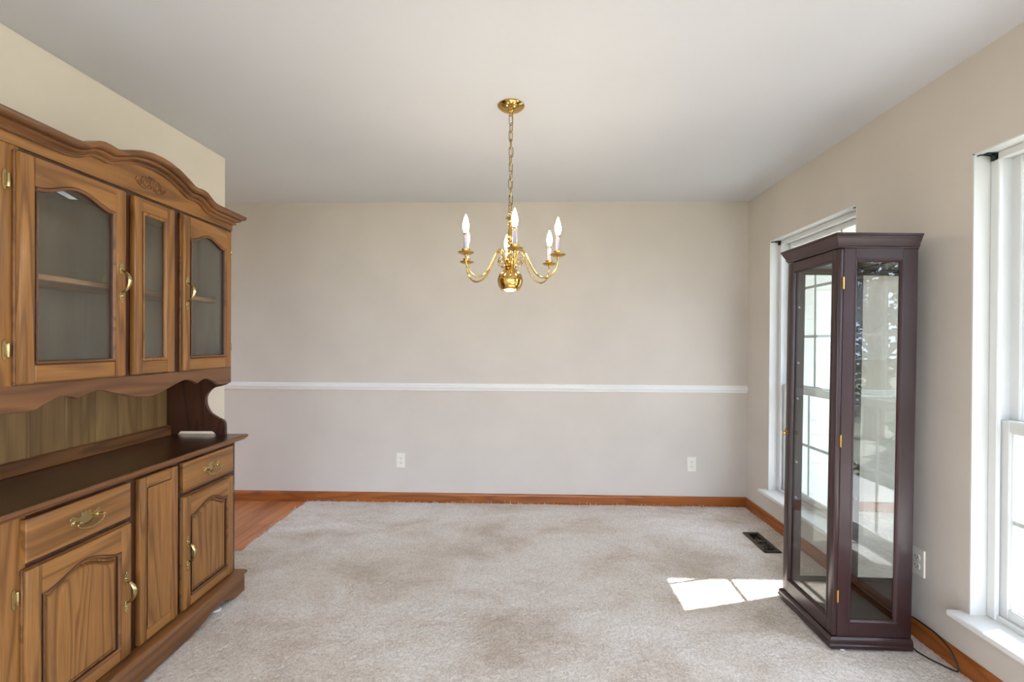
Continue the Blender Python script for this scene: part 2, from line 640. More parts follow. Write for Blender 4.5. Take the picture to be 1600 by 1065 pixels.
mb = MB()
bbk = empty('baseboard_back', (0, YF, 0))
tag(bbk, 'honey oak baseboard along the far wall', 'baseboard', kind='structure')
for a, b in ((HX, -1.757), (-1.755, XR)):
    MB().loft([[(a, -o, z) for o, z in bb_prof(1)], [(b, -o, z) for o, z in bb_prof(1)]], True, False, True).build('baseboard_length', 'oak_trim_x', bbk)
bbr = empty('baseboard_right', (XR, 0, 0))
tag(bbr, 'honey oak baseboard under the windows on the right wall', 'baseboard', kind='structure')
MB().loft([[(-o, YB, z) for o, z in bb_prof(1)], [(-o, YF, z) for o, z in bb_prof(1)]], True, False, True).build('baseboard_length', 'oak_trim_y', bbr)
bbl = empty('baseboard_left', (XL, 0, 0))
tag(bbl, 'honey oak baseboard behind the hutch along the cream wall', 'baseboard', kind='structure')
MB().loft([[(o, YB, z) for o, z in bb_prof(1)], [(o, YL, z) for o, z in bb_prof(1)]], True, False, True).build('baseboard_length', 'oak_trim_y', bbl)

rp = [(0, 0.906), (0.008, 0.907), (0.012, 0.914), (0.013, 0.922), (0.020, 0.928), (0.024, 0.937), (0.021, 0.946), (0.012, 0.950), (0.010, 0.958), (0.004, 0.965), (0, 0.966)]
tag(MB().loft([[(HX, YF - o, z) for o, z in rp], [(XR, YF - o, z) for o, z in rp]], True, False, True).build('trim_1', 'white_trim', None, 30), 'white moulded chair rail across the far wall', 'trim', kind='structure')


# ------------------------------------------------------------------ double-hung windows on the right wall
def frame_ring(mb, x0, x1, y0, y1, z0, z1, wl, wr, wb, wt, bev=0.004):
    """rectangular frame in the y-z plane from four bars"""
    mb.box(x0, x1, y0, y0 + wl, z0, z1, bev)
    mb.box(x0, x1, y1 - wr, y1, z0, z1, bev)
    mb.box(x0, x1, y0 + wl - 0.001, y1 - wr + 0.001, z0, z0 + wb, bev)
    mb.box(x0, x1, y0 + wl - 0.001, y1 - wr + 0.001, z1 - wt, z1, bev)
    return mb


def window(name, y0, y1, label):
    root = empty(name, (XR, 0, 0))
    tag(root, label, 'window', kind='structure')
    z0, z1 = WZ0, WZ1
    # painted jamb liner (drywall return)
    jl = MB()
    t = 0.006
    jl.box(-0.001, 0.085, y0, y0 + t, z0, z1).box(-0.001, 0.085, y1 - t, y1, z0, z1).box(-0.001, 0.085, y0, y1, z1 - t, z1)
    jl.build('jamb_liner', 'window_paint', root)
    # outer vinyl frame
    f = MB()
    frame_ring(f, 0.066, 0.165, y0 + t, y1 - t, z0 - 0.01, z1 - t, 0.024, 0.024, 0.03, 0.022)
    f.box(0.060, 0.078, y0 + t, y0 + t + 0.034, z0, z1 - t, 0.003).box(0.060, 0.078, y1 - t - 0.034, y1 - t, z0, z1 - t, 0.003)
    f.box(0.060, 0.078, y0 + t, y1 - t, z1 - t - 0.03, z1 - t, 0.003)
    f.build('frame', 'vinyl_white', root)
    # stool (inner sill board) with moulded nose and apron
    st = MB()
    st.box(-0.062, 0.10, y0 - 0.035, y1 + 0.035, z0 - 0.024, z0, 0.007, seg=2)
    st.build('stool', 'window_paint', root)
    ap = MB()
    prof = [(0.0, z0 - 0.056), (-0.012, z0 - 0.054), (-0.018, z0 - 0.044), (-0.030, z0 - 0.036), (-0.042, z0 - 0.026), (-0.042, z0 - 0.022), (0.0, z0 - 0.022)]
    ap.loft([[(x, y0 - 0.02, z) for x, z in prof], [(x, y1 + 0.02, z) for x, z in prof]], True, False, True)
    ap.build('apron', 'window_paint', root, 30)

    def sash(nm, xa, xb, za, zb, gz0, gz1, rows):
        ya, yb = y0 + 0.026, y1 - 0.026
        m = MB()
        frame_ring(m, xa, xb, ya, yb, za, zb, 0.040, 0.040, gz0 - za, zb - gz1, 0.004)
        # glazing bead
        frame_ring(m, xa + 0.008, xb - 0.008, ya + 0.034, yb - 0.034, gz0 - 0.006, gz1 + 0.006, 0.010, 0.010, 0.010, 0.010, 0.003)
        s = m.build(nm, 'vinyl_white', root)
        ga, gb = ya + 0.040, yb - 0.040
        xm = (xa + xb) / 2
        MB().box(xm - 0.0095, xm - 0.0065, ga - 0.004, gb + 0.004, gz0 - 0.004, gz1 + 0.004).build('pane', 'pane_glass', s)
        for i in (1, 2):
            y = ga + (gb - ga) * i / 3
            MB().box(xm - 0.003, xm + 0.004, y - 0.009, y + 0.009, gz0 - 0.002, gz1 + 0.002, 0.002).build('muntin', 'vinyl_white', s)
        for z in rows:
            MB().box(xm - 0.0035, xm + 0.0045, ga - 0.002, gb + 0.002, z - 0.009, z + 0.009, 0.002).build('muntin', 'vinyl_white', s)
        return s
    lo = sash('lower_sash', 0.082, 0.114, z0 + 0.018, 1.012, 0.298, 0.966, [0.628])
    sash('upper_sash', 0.118, 0.150, 0.965, z1 - 0.026, 1.016, 1.992, [1.682, 1.352])
    # lift rail and lock on the meeting rail
    MB().box(0.074, 0.084, y0 + 0.26, y1 - 0.26, z0 + 0.030, z0 + 0.040, 0.003).build('lift_rail', 'vinyl_white', lo)
    yc = (y0 + y1) / 2
    lk = MB().box(0.086, 0.112, yc - 0.028, yc + 0.028, 1.012, 1.020, 0.003)
    lk.tube([(0.099, yc, 1.020), (0.093, yc + 0.02, 1.026), (0.088, yc + 0.034, 1.026)], 0.004, 6)
    lk.build('sash_lock', 'vinyl_white', lo)
    return root


window('window_1', W1[0], W1[1], 'white double-hung window partly hidden behind the mahogany glass cabinet')
window('window_2', W2[0], W2[1], 'white double-hung window at the right edge, nearest the camera')
# unseen windows and hall door added to let in more daylight: frame and pane
for nm, (ax, a0, a1, b0, b1, pos), lab in (('added_window_4', ('y', FW[0], FW[1], FW[2], FW[3], YB - WT / 2), 'wide white window added behind the camera to let in daylight'),
                                           ('added_window_3', ('x', W3[0], W3[1], 0.0, 2.1, (XR + XO) / 2), 'white glazed opening added behind the camera to light the left wall'),
                                           ('added_window_5', ('x', 1.6, 3.3, 0.0, 2.1, HX - WT / 2), 'white glazed opening added at the hall end to bring in daylight')):
    r_ = empty(nm)
    tag(r_, lab, 'window', kind='structure')
    mid = (a0 + a1) / 2
    m = MB()
    g = MB()
    bars = [(a0, a0 + 0.05, b0, b1), (a1 - 0.05, a1, b0, b1), (a0, a1, b0, b0 + 0.05), (a0, a1, b1 - 0.05, b1), (mid - 0.025, mid + 0.025, b0, b1)]
    for (p0, p1, q0, q1) in bars:
        if ax == 'y':
            m.box(p0, p1, pos - 0.03, pos + 0.03, q0, q1, 0.003)
        else:
            m.box(pos - 0.03, pos + 0.03, p0, p1, q0, q1, 0.003)
    m.build('frame', 'vinyl_white', r_)
    for (p0, p1) in ((a0 + 0.045, mid - 0.02), (mid + 0.02, a1 - 0.045)):
        g = MB()
        if ax == 'y':
            g.box(p0, p1, pos - 0.002, pos + 0.002, b0 + 0.045, b1 - 0.045)
        else:
            g.box(pos - 0.002, pos + 0.002, p0, p1, b0 + 0.045, b1 - 0.045)
        g.build('pane', 'pane_glass', r_)


# ------------------------------------------------------------------ oak china hutch against the left wall
# local axes: x runs along the front from the far end towards the camera, y is depth out from the wall
TH = R(1.8)
hutch = tag(empty('china_hutch', (-1.893, 2.315, 0.004), -(PI / 2 - TH)), 'tall medium oak china hutch with glass doors against the cream wall', 'hutch')
HX0, HX1 = -0.012, 1.085                      # carcass ends
YUF, YUD = 0.334, 0.355                       # upper frame face, upper door face
YBF, YBD = 0.355, 0.375                       # base frame face, base door face
ZC = 0.81                                     # counter height


def arch(x, xa, xb, zs, zp):
    """ogee-shouldered arch from zs at the ends to zp in the middle"""
    u = abs(2 * (x - xa) / (xb - xa) - 1)
    if u > 0.92:
        return zs
    return zs + (zp - zs) * (0.5 + 0.5 * math.cos(PI * u / 0.92)) ** 0.8


def contour(xa, xb, za, zs, zp, ins, n=24):
    """counter-clockwise outline (x,z) of an arched opening inset by ins; same point count for every inset"""
    A, B = xa + ins, xb - ins
    pts = [(A, za + ins), (B, za + ins)]
    for i in range(n + 1):
        x = B + (A - B) * i / n
        pts.append((x, arch(x, A, B, zs - ins, zp - ins)))
    return pts


def arched_door(parent, x0, x1, z0, z1, y0, y1, sw, rb, zs, zp, kind):
    """stile-and-rail door; zs/zp = shoulder and peak of the opening"""
    xa, xb, za = x0 + sw, x1 - sw, z0 + rb
    d = MB()
    d.box(x0, xa, y0, y1, z0, z1, 0.005, 0, 2).box(xb, x1, y0, y1, z0, z1, 0.005, 0, 2)
    d.box(xa - 0.001, xb + 0.001, y0, y1 - 0.0006, z0, za, 0.004, 1)
    n = 24
    poly = [(xa - 0.001, z1 - 0.002), (xa - 0.001, zs)] + [(xa + (xb - xa) * i / n, arch(xa + (xb - xa) * i / n, xa, xb, zs, zp)) for i in range(1, n)] + [(xb + 0.001, zs), (xb + 0.001, z1 - 0.002)]
    d.prism(poly, y0, y1 - 0.0006, 1)
    # thumb moulding round the outer edge
    d.box(x0 - 0.004, x1 + 0.004, y0, y0 + 0.009, z0 - 0.004, z0 + 0.01, 0.002, 2)
    d.box(x0 - 0.004, x1 + 0.004, y0, y0 + 0.009, z1 - 0.01, z1 + 0.004, 0.002, 2)
    d.box(x0 - 0.004, x0 + 0.01, y0, y0 + 0.009, z0, z1, 0.002, 2)
    d.box(x1 - 0.01, x1 + 0.004, y0, y0 + 0.009, z0, z1, 0.002, 2)
    door = d.build('door', ['hutch_z', 'hutch_x', 'hutch_dark_x'], parent, 30)
    # bead round the opening
    prof = [(-0.001, 0.001), (0.002, 0.0025), (0.006, 0.0015), (0.009, -0.003), (0.0105, -0.008), (0.0105, -0.013)]
    rings = [[(x, y1 + dy, z) for x, z in contour(xa, xb, za, zs, zp, ins)] for ins, dy in prof]
    b = MB().loft(rings[:2], True, mi=1).loft(rings[1:4], True).loft(rings[3:], True, mi=1)
    b.build('bead', ['hutch_dark_x', 'hutch_glaze'], door, 50)
    if kind == 'glass':
        outl = contour(xa, xb, za, zs, zp, 0.004)
        MB().prism(outl, y1 - 0.0145, y1 - 0.0115).build('pane', 'cabinet_glass', door)
    else:
        prof = [(0.004, -0.012), (0.017, -0.0115), (0.0195, -0.013), (0.022, -0.0095), (0.027, -0.0035), (0.040, -0.002)]
        rings = [[(x, y1 + dy, z) for x, z in contour(xa, xb, za, zs, zp, ins)] for ins, dy in prof]
        p = MB().loft(rings[:2], True).loft(rings[1:3], True, mi=1).loft(rings[2:], True)
        last = contour(xa, xb, za, zs, zp, 0.040)
        bmx = bmesh.new()
        vs = [bmx.verts.new((x, y1 - 0.002, z)) for x, z in last]
        fc = bmx.faces.new(vs)
        bmesh.ops.triangulate(bmx, faces=[fc])
        p.bm(bmx)
        p.build('raised_panel', ['hutch_z', 'hutch_glaze'], door, 25)
    return door


def leaf_plate(mb, cx, cz, s, y0, y1, sg=1):
    """cast rosette: pointed leaf with lobes"""
    half = [(0.0, 0.026), (0.0035, 0.021), (0.0025, 0.017), (0.0075, 0.014), (0.0085, 0.009), (0.0055, 0.006), (0.009, 0.001), (0.0085, -0.006), (0.005, -0.011), (0.0065, -0.016), (0.0045, -0.021), (0.0, -0.024)]
    poly = [(cx + x * s, cz + sg * z * s) for x, z in half] + [(cx - x * s, cz + sg * z * s) for x, z in half[-2:0:-1]]
    mb.prism(poly, y0, y1, bev=0.0008)
    mb.lathe([(0.0001, 0.004), (0.0035 * s, 0.003), (0.005 * s, 0.0)], cx, y1 - 0.0005, cz, 10, axis='y')


def door_pull(parent, cx, cz, y):
    m = MB()
    leaf_plate(m, cx, cz + 0.052, 1.0, y, y + 0.003, 1)
    leaf_plate(m, cx, cz - 0.052, 1.0, y, y + 0.003, -1)
    pts = smoothcurve([(cx, y + 0.002, cz + 0.040), (cx, y + 0.016, cz + 0.036), (cx, y + 0.030, cz + 0.018), (cx, y + 0.032, cz - 0.004), (cx, y + 0.020, cz - 0.028), (cx, y + 0.002, cz - 0.040)], 5)
    n = len(pts)
    m.tube(pts, [0.0038 + 0.0034 * math.sin(PI * i / (n - 1)) ** 1.5 for i in range(n)], 8)
    return tag(m.build('handle', 'antique_brass', parent, 40), 'antique brass bow handle with leaf ends')


def bail_pull(parent, cx, cz, y):
    m = MB()
    half = [(0.0, 0.027), (0.006, 0.022), (0.013, 0.026), (0.019, 0.020), (0.017, 0.012), (0.026, 0.010), (0.036, 0.016), (0.046, 0.022), (0.056, 0.017), (0.056, 0.008), (0.049, 0.004), (0.052, -0.006), (0.044, -0.013), (0.034, -0.008), (0.026, -0.013), (0.018, -0.020), (0.008, -0.018), (0.0, -0.024)]
    poly = [(cx + x, cz + z) for x, z in half] + [(cx - x, cz + z) for x, z in half[-2:0:-1]]
    m.prism(poly, y, y + 0.003, bev=0.001)
    for s in (-1, 1):
        m.lathe([(0.007, 0.0), (0.0075, 0.003), (0.004, 0.006), (0.004, 0.016), (0.006, 0.018), (0.0055, 0.023), (0.0001, 0.025)], cx + s * 0.042, y + 0.002, cz, 12, axis='y')
    pts = smoothcurve([(cx - 0.042, y + 0.019, cz + 0.001), (cx - 0.046, y + 0.020, cz - 0.010), (cx - 0.032, y + 0.021, cz - 0.022), (cx - 0.012, y + 0.022, cz - 0.027), (cx, y + 0.022, cz - 0.029), (cx + 0.012, y + 0.022, cz - 0.027), (cx + 0.032, y + 0.021, cz - 0.022), (cx + 0.046, y + 0.020, cz - 0.010), (cx + 0.042, y + 0.019, cz + 0.001)], 4)
    n = len(pts)
    m.tube(pts, [0.0026 + 0.0016 * math.sin(PI * i / (n - 1)) ** 2 for i in range(n)], 8)
    return tag(m.build('bail_pull', 'antique_brass', parent, 40), 'antique brass bail pull with batwing plate')


def hinge(parent, cx, cz, y):
    m = MB()
    m.prism([(cx, cz + 0.032), (cx + 0.005, cz + 0.026), (cx + 0.007, cz + 0.018), (cx + 0.007, cz - 0.018), (cx + 0.005, cz - 0.026), (cx, cz - 0.032), (cx - 0.004, cz - 0.02), (cx - 0.004, cz + 0.02)], y - 0.001, y + 0.002)
    m.lathe([(0.0001, -0.021), (0.0035, -0.020), (0.004, -0.018), (0.004, 0.018), (0.0035, 0.020), (0.0001, 0.021)], cx - 0.008, y + 0.004, cz, 10)
    m.box(cx - 0.009, cx, y, y + 0.003, cz - 0.017, cz + 0.017)
    return m.build('hinge', 'antique_brass', parent, 40)


# base carcass
cs = MB()
cs.box(HX0, HX0 + 0.018, 0, YBF - 0.018, 0.05, ZC - 0.026, 0, 0).box(HX1 - 0.018, HX1, 0, YBF - 0.018, 0.05, ZC - 0.026, 0, 0)
cs.box(HX0, HX1, 0.004, 0.010, 0.05, ZC - 0.026, 0, 0).box(HX0, HX1, 0, YBF - 0.018, 0.085, 0.10, 0, 1)
cs.build('base_carcass', ['hutch_z', 'hutch_x'], hutch)
ff = MB()
for xa, xb in ((HX0, 0.040), (0.362, 0.424), (0.598, 0.660), (1.002, HX1)):
    ff.box(xa, xb, YBF - 0.018, YBF, 0.06, ZC - 0.026, 0.001, 2 if xa > 0.9 else 0)
for za, zb in ((0.06, 0.125), (0.600, 0.645), (0.745, ZC - 0.026)):
    ff.box(HX0, HX1, YBF - 0.0185, YBF - 0.0008, za, zb, 0, 1)
ff.build('base_face_frame', ['hutch_dark_z', 'hutch_dark_z', 'hutch_z'], hutch)  # all but the near stile dark: door-gap shade put into the wood colour
# counter: dark top with ogee edge
prof = [(-0.020, ZC - 0.026), (-0.012, ZC - 0.024), (-0.006, ZC - 0.017), (0.0, ZC - 0.011), (0.0, ZC - 0.004), (-0.004, ZC)]


def ring_around(off, z, x0, x1, y1):
    return [(x0 - off, 0.0, z), (x0 - off, y1 + off, z), (x1 + off, y1 + off, z), (x1 + off, 0.0, z)]


ct = MB()
CX0, CX1, CYF = -0.035, 1.125, 0.412
rings = [ring_around(-0.06, ZC - 0.026, CX0, CX1, CYF)] + [ring_around(o, z, CX0, CX1, CYF) for o, z in prof]
ct.loft(rings, True, False, True)
cto = ct.build('counter_edge', 'hutch_dark_x', hutch, 35)
MB().box(CX0 + 0.005, CX1 - 0.005, 0.0, CYF - 0.005, ZC - 0.004, ZC + 0.0012, 0.001).build('countertop', 'counter_wood', hutch)
# plinth: scalloped bracket base with moulded top
ZP = 0.112
half = [(0.0, 0.0), (0.085, 0.0), (0.098, 0.014), (0.125, 0.020), (0.15, 0.032), (0.20, 0.036), (0.26, 0.030), (0.31, 0.018), (0.36, 0.010), (0.44, 0.006), (0.53, 0.005)]
hc = smoothcurve(half[2:], 4)
W = 1.115
low = [(0.0, 0.0), (0.085, 0.0)] + [(p[0], p[1]) for p in hc]
low = low + [(W - 0.006 - x, z) for x, z in low[::-1]]
px0 = HX0 - 0.004
poly = [(px0 + x, z) for x, z in low] + [(px0 + W - 0.006, ZP - 0.022), (px0, ZP - 0.022)]
pl = MB().prism(poly, 0.385, 0.405)
pl.box(px0, px0 + 0.02, 0.01, 0.386, 0.0, ZP - 0.022).box(px0 + W - 0.026, px0 + W - 0.006, 0.01, 0.386, 0.0, ZP - 0.022)
pl.build('plinth', ['hutch_dark_x'], hutch)
prof = [(0.0, ZP - 0.024), (0.008, ZP - 0.022), (0.011, ZP - 0.015), (0.006, ZP - 0.008), (0.0, ZP - 0.003), (-0.010, ZP), (-0.05, ZP)]
pm = MB().loft([ring_around(o, z, px0, px0 + W - 0.006, 0.405) for o, z in prof], True, False, True)
pm.build('plinth_moulding', 'hutch_dark_x', hutch, 40)

# base doors, drawers and centre panel
for (x0, x1, hx) in ((0.027, 0.377, 0.355), (0.648, 1.016, 0.672)):
    d = arched_door(hutch, x0, x1, 0.118, 0.612, YBF, YBD, 0.045, 0.045, 0.522, 0.562, 'panel')
    door_pull(d, hx, 0.362, YBD)
    hxx = x1 + 0.012 if hx < (x0 + x1) / 2 else x0 - 0.012
    for hz in (0.19, 0.536):
        hinge(d, hxx + (0.006 if hxx > x1 else 0.0), hz, YBF)
    dr = MB().box(x0, x1, YBF - 0.004, YBD - 0.003, 0.634, 0.764, 0.002)
    dr.loft([[(x0 + i, y, 0.634 + i), (x1 - i, y, 0.634 + i), (x1 - i, y, 0.764 - i), (x0 + i, y, 0.764 - i)] for i, y in ((0.0, YBD - 0.006), (0.004, YBD - 0.003), (0.012, YBD), (0.06, YBD))], True, False, True)
    dro = dr.build('drawer', 'hutch_x', hutch, 30)
    bail_pull(dro, (x0 + x1) / 2, 0.699, YBD)
cd_ = MB()
x0, x1, z0, z1 = 0.411, 0.611, 0.118, 0.764
cd_.box(x0, x0 + 0.038, YBF, YBD, z0, z1, 0.005, 0, 2).box(x1 - 0.038, x1, YBF, YBD, z0, z1, 0.005, 0, 2)
cd_.box(x0 + 0.037, x1 - 0.037, YBF, YBD - 0.0006, z0, z0 + 0.048, 0.004, 1).box(x0 + 0.037, x1 - 0.037, YBF, YBD - 0.0006, z1 - 0.048, z1, 0.004, 1)
cpo = cd_.build('centre_panel', ['hutch_z', 'hutch_x'], hutch, 30)
b = MB()
prof = [(-0.001, 0.001), (0.002, 0.0025), (0.006, 0.0015), (0.009, -0.003), (0.012, -0.009), (0.05, -0.010)]
b.loft([[(x0 + 0.038 + i, YBD + dy, z0 + 0.048 + i), (x1 - 0.038 - i, YBD + dy, z0 + 0.048 + i), (x1 - 0.038 - i, YBD + dy, z1 - 0.048 - i), (x0 + 0.038 + i, YBD + dy, z1 - 0.048 - i)] for i, dy in prof], True, False, True)
b.build('recessed_panel', 'hutch_z', cpo, 40)

# back strip on the counter and panelled back
MB().box(HX0 + 0.018, HX1 - 0.018, 0.018, 0.042, ZC, ZC + 0.052, 0.004).build('back_strip', 'hutch_dark_x', hutch)
bp = empty('back_panelling', parent=hutch)
nb = 8
for i in range(nb):
    xa = HX0 + 0.018 + (HX1 - HX0 - 0.036) * i / nb
    xb = HX0 + 0.018 + (HX1 - HX0 - 0.036) * (i + 1) / nb
    MB().box(xa + 0.0008, xb - 0.0008, 0.008, 0.018, ZC, 1.16, 0.0015).build('board', 'hutch_back', bp)

MB().box(HX0 + 0.018, HX1 - 0.018, 0.008, 0.018, 1.16, 1.87).build('inner_back', 'hutch_inner', hutch)
# side brackets between counter and upper cabinet (cut-out profile)
sp = smoothcurve([(0.330, 1.160), (0.328, 1.085), (0.300, 1.066), (0.253, 1.053), (0.222, 1.020), (0.216, 0.990), (0.222, 0.958), (0.242, 0.925), (0.276, 0.902), (0.306, 0.886), (0.316, 0.862), (0.316, 0.822)], 5)
poly = [(p[0], p[1]) for p in sp] + [(0.316, ZC + 0.001), (0.268, ZC + 0.001), (0.258, ZC + 0.014), (0.246, ZC + 0.020), (0.085, ZC + 0.020), (0.072, ZC + 0.014), (0.064, ZC + 0.001), (0.010, ZC + 0.001), (0.010, 1.160)]
for xa in (HX0, HX1 - 0.018):
    MB().prism(poly, xa, xa + 0.018, axis='x', bev=0.002).build('side_bracket', 'hutch_dark_z', hutch)

# upper carcass
uc = MB()
uc.box(HX0, HX0 + 0.018, 0.01, YUF - 0.018, 1.15, 1.90, 0, 0).box(HX1 - 0.018, HX1, 0.01, YUF - 0.018, 1.15, 1.90, 0, 0)
uc.box(HX0 + 0.018, HX1 - 0.018, 0.018, YUF - 0.018, 1.148, 1.166, 0, 1).box(HX0 + 0.018, HX1 - 0.018, 0.018, YUF - 0.018, 1.865, 1.883, 0, 1)
uc.build('upper_carcass', ['hutch_inner', 'hutch_inner'], hutch)
MB().box(HX0 + 0.02, HX1 - 0.02, 0.02, 0.27, 1.492, 1.512, 0.003).build('shelf', 'shelf_wood', hutch)
uf = MB()
for xa, xb in ((HX0, 0.034), (0.340, 0.424), (0.598, 0.664), (1.002, HX1)):
    uf.box(xa, xb, YUF - 0.018, YUF, 1.15, 1.88, 0.001, 2 if xa > 0.9 else 0)
uf.box(HX0, HX1, YUF - 0.0185, YUF - 0.0008, 1.846, 1.895, 0, 1)
uf.build('upper_face_frame', ['hutch_dark_z', 'hutch_dark_z', 'hutch_z'], hutch)  # dark wood here paints in the shade between the upper doors

# upper apron with scalloped lower edge
apx = [(1.085, 1.081), (1.013, 1.078), (0.963, 1.078), (0.925, 1.094), (0.880, 1.112), (0.845, 1.108), (0.816, 1.097)]
apx2 = [(0.816, 1.097), (0.785, 1.109), (0.732, 1.117), (0.660, 1.098), (0.594, 1.079), (0.530, 1.071), (0.478, 1.075), (0.400, 1.098), (0.340, 1.117), (0.302, 1.121), (0.265, 1.112), (0.238, 1.097)]
apx3 = [(0.238, 1.097), (0.205, 1.112), (0.170, 1.115), (0.125, 1.100), (0.085, 1.081), (0.050, 1.078), (-0.012, 1.081)]
lower = smoothcurve(apx, 4)[:-1] + smoothcurve(apx2, 4)[:-1] + smoothcurve(apx3, 4)
MB().prism([(p[0], p[1]) for p in lower] + [(HX0, 1.160), (HX1, 1.160)], YUF - 0.018, YUF + 0.001, bev=0.0015).build('apron', 'hutch_dark_x', hutch)

# upper doors
d = arched_door(hutch, 0.018, 0.354, 1.164, 1.852, YUF, YUD, 0.042, 0.055, 1.757, 1.793, 'glass')
door_pull(d, 0.334, 1.510, YUD)
for hz in (1.265, 1.761):
    hinge(d, 0.004, hz, YUF)
d = arched_door(hutch, 0.650, 1.018, 1.164, 1.852, YUF, YUD, 0.045, 0.057, 1.762, 1.800, 'glass')
door_pull(d, 0.672, 1.512, YUD)
for hz in (1.265, 1.761):
    hinge(d, 1.040, hz, YUF)
x0, x1, z0, z1 = 0.405, 0.613, 1.164, 1.852
c2 = MB()
c2.box(x0, x0 + 0.040, YUF, YUD, z0, z1, 0.005, 0, 2).box(x1 - 0.040, x1, YUF, YUD, z0, z1, 0.005, 0, 2)
c2.box(x0 + 0.039, x1 - 0.039, YUF, YUD - 0.0006, z0, z0 + 0.054, 0.004, 1).box(x0 + 0.039, x1 - 0.039, YUF, YUD - 0.0006, z1 - 0.054, z1, 0.004, 1)
c2o = c2.build('centre_glazed_panel', ['hutch_z', 'hutch_x'], hutch, 30)
prof = [(-0.001, 0.001), (0.002, 0.0025), (0.006, 0.0015), (0.009, -0.003), (0.0105, -0.008), (0.0105, -0.013)]
b = MB().loft([[(x0 + 0.040 + i, YUD + dy, z0 + 0.054 + i), (x1 - 0.040 - i, YUD + dy, z0 + 0.054 + i), (x1 - 0.040 - i, YUD + dy, z1 - 0.054 - i), (x0 + 0.040 + i, YUD + dy, z1 - 0.054 - i)] for i, dy in prof], True)
b.build('bead', 'hutch_z', c2o, 50)
MB().box(x0 + 0.044, x1 - 0.044, YUD - 0.0145, YUD - 0.0115, z0 + 0.058, z1 - 0.058).build('pane', 'cabinet_glass', c2o)

# pediment: frieze board with serpentine top, crown moulding following it
PC = 0.515


def ped(x):
    u = abs(x - PC)
    pts = [(0.0, 1.984), (0.05, 1.981), (0.10, 1.970), (0.145, 1.953), (0.185, 1.935), (0.205, 1.9305), (0.225, 1.933), (0.25, 1.9345), (0.275, 1.930), (0.30, 1.914), (0.325, 1.902), (0.36, 1.898), (0.60, 1.898)]
    for (a, za), (b, zb) in zip(pts[:-1], pts[1:]):
        if u <= b:
            return za + (zb - za) * (u - a) / (b - a)
    return 1.898


xs = [HX0 + (HX1 - HX0) * i / 90 for i in range(91)]
poly = [(HX0, 1.868), (HX1, 1.868)] + [(x, ped(x) + 0.012) for x in xs[::-1]]
frz = MB().prism(poly, YUF - 0.016, YUF + 0.006)
fro = frz.build('pediment', 'hutch_x', hutch)
prof = [(0.0, 0.0), (0.010, 0.0), (0.013, 0.003), (0.013, 0.008), (0.010, 0.011), (0.010, 0.014), (0.020, 0.016), (0.026, 0.019), (0.028, 0.023), (0.027, 0.027), (0.024, 0.029), (0.036, 0.030), (0.042, 0.033), (0.046, 0.038), (0.047, 0.050), (0.045, 0.052), (-0.004, 0.052), (-0.004, 0.0)]
rings = [[(HX0 - o, 0.0, ped(HX0) + z) for o, z in prof]]
rings += [[(HX0 - o, YUF + 0.006 + o, ped(HX0) + z) for o, z in prof]]
rings += [[(x, YUF + 0.006 + o, ped(x) + z) for o, z in prof] for x in xs[1:-1]]
rings += [[(HX1 + o, YUF + 0.006 + o, ped(HX1) + z) for o, z in prof]]
rings += [[(HX1 + o, 0.0, ped(HX1) + z) for o, z in prof]]
cr = MB().loft(rings, True, False, True)
cr.build('crown_moulding', 'hutch_dark_x', hutch, 40)
MB().box(HX0, HX1, 0.0, YUF - 0.016, 1.890, 1.904).build('top_board', 'hutch_x', hutch)
# carved scroll on the pediment
cvm = MB()
yc = YUF + 0.006
for s in (-1, 1):
    for (r0, turns, ox, oz, st) in ((0.022, 1.6, 0.028, -0.002, 0.3), (0.012, 1.2, 0.058, -0.006, 2.2), (0.010, 1.1, 0.008, 0.012, 1.0)):
        pts = []
        for i in range(28):
            t = i / 27
            a = st + turns * 2 * PI * t
            r = r0 * (1 - 0.8 * t)
            pts.append((PC + s * (ox + r * math.cos(a)), yc + 0.0005, 1.926 + oz * 1.3 + r * math.sin(a) * 1.1))
        cvm.tube(pts, [0.0032 * (1 - 0.5 * i / 27) for i in range(28)], 6)
    pts = smoothcurve([(PC + s * 0.008, yc, 1.906), (PC + s * 0.034, yc, 1.899), (PC + s * 0.060, yc, 1.907), (PC + s * 0.076, yc, 1.922), (PC + s * 0.070, yc, 1.934)], 5)
    cvm.tube(pts, 0.0022, 6)
cvm.prism([(PC, 1.945), (PC + 0.006, 1.928), (PC + 0.004, 1.912), (PC, 1.904), (PC - 0.004, 1.912), (PC - 0.006, 1.928)], yc - 0.001, yc + 0.003, bev=0.001)
tag(cvm.build('carved_scroll', 'hutch_dark_x', fro, 60), 'small carved scroll motif on the pediment')
# small paper tag left inside behind the large glass door
MB().prism([(0.80, 1.775), (0.86, 1.790), (0.885, 1.780), (0.83, 1.768)], YUF - 0.016, YUF - 0.0155).build('paper_tag', 'candle_white', hutch)


# ------------------------------------------------------------------ mahogany curio cabinet in front of window 1
cur = tag(empty('curio_cabinet', (1.290, 1.985, 0.007)), 'tall narrow dark mahogany glass display cabinet with brass hinges', 'cabinet')
cur.rotation_euler.y = R(0.6)                 # leans back slightly on the carpet
CW, CDp = 0.332, 0.384                         # depth along x, width along y
ZB, ZT = 0.046, 1.703


def rect_ring(off, z, x0=0.0, x1=CW, y0=0.0, y1=CDp, back=False):
    return [(x0 - off, y0 - off, z), (x1 + (off if back else 0.0), y0 - off, z), (x1 + (off if back else 0.0), y1 + off, z), (x0 - off, y1 + off, z)]


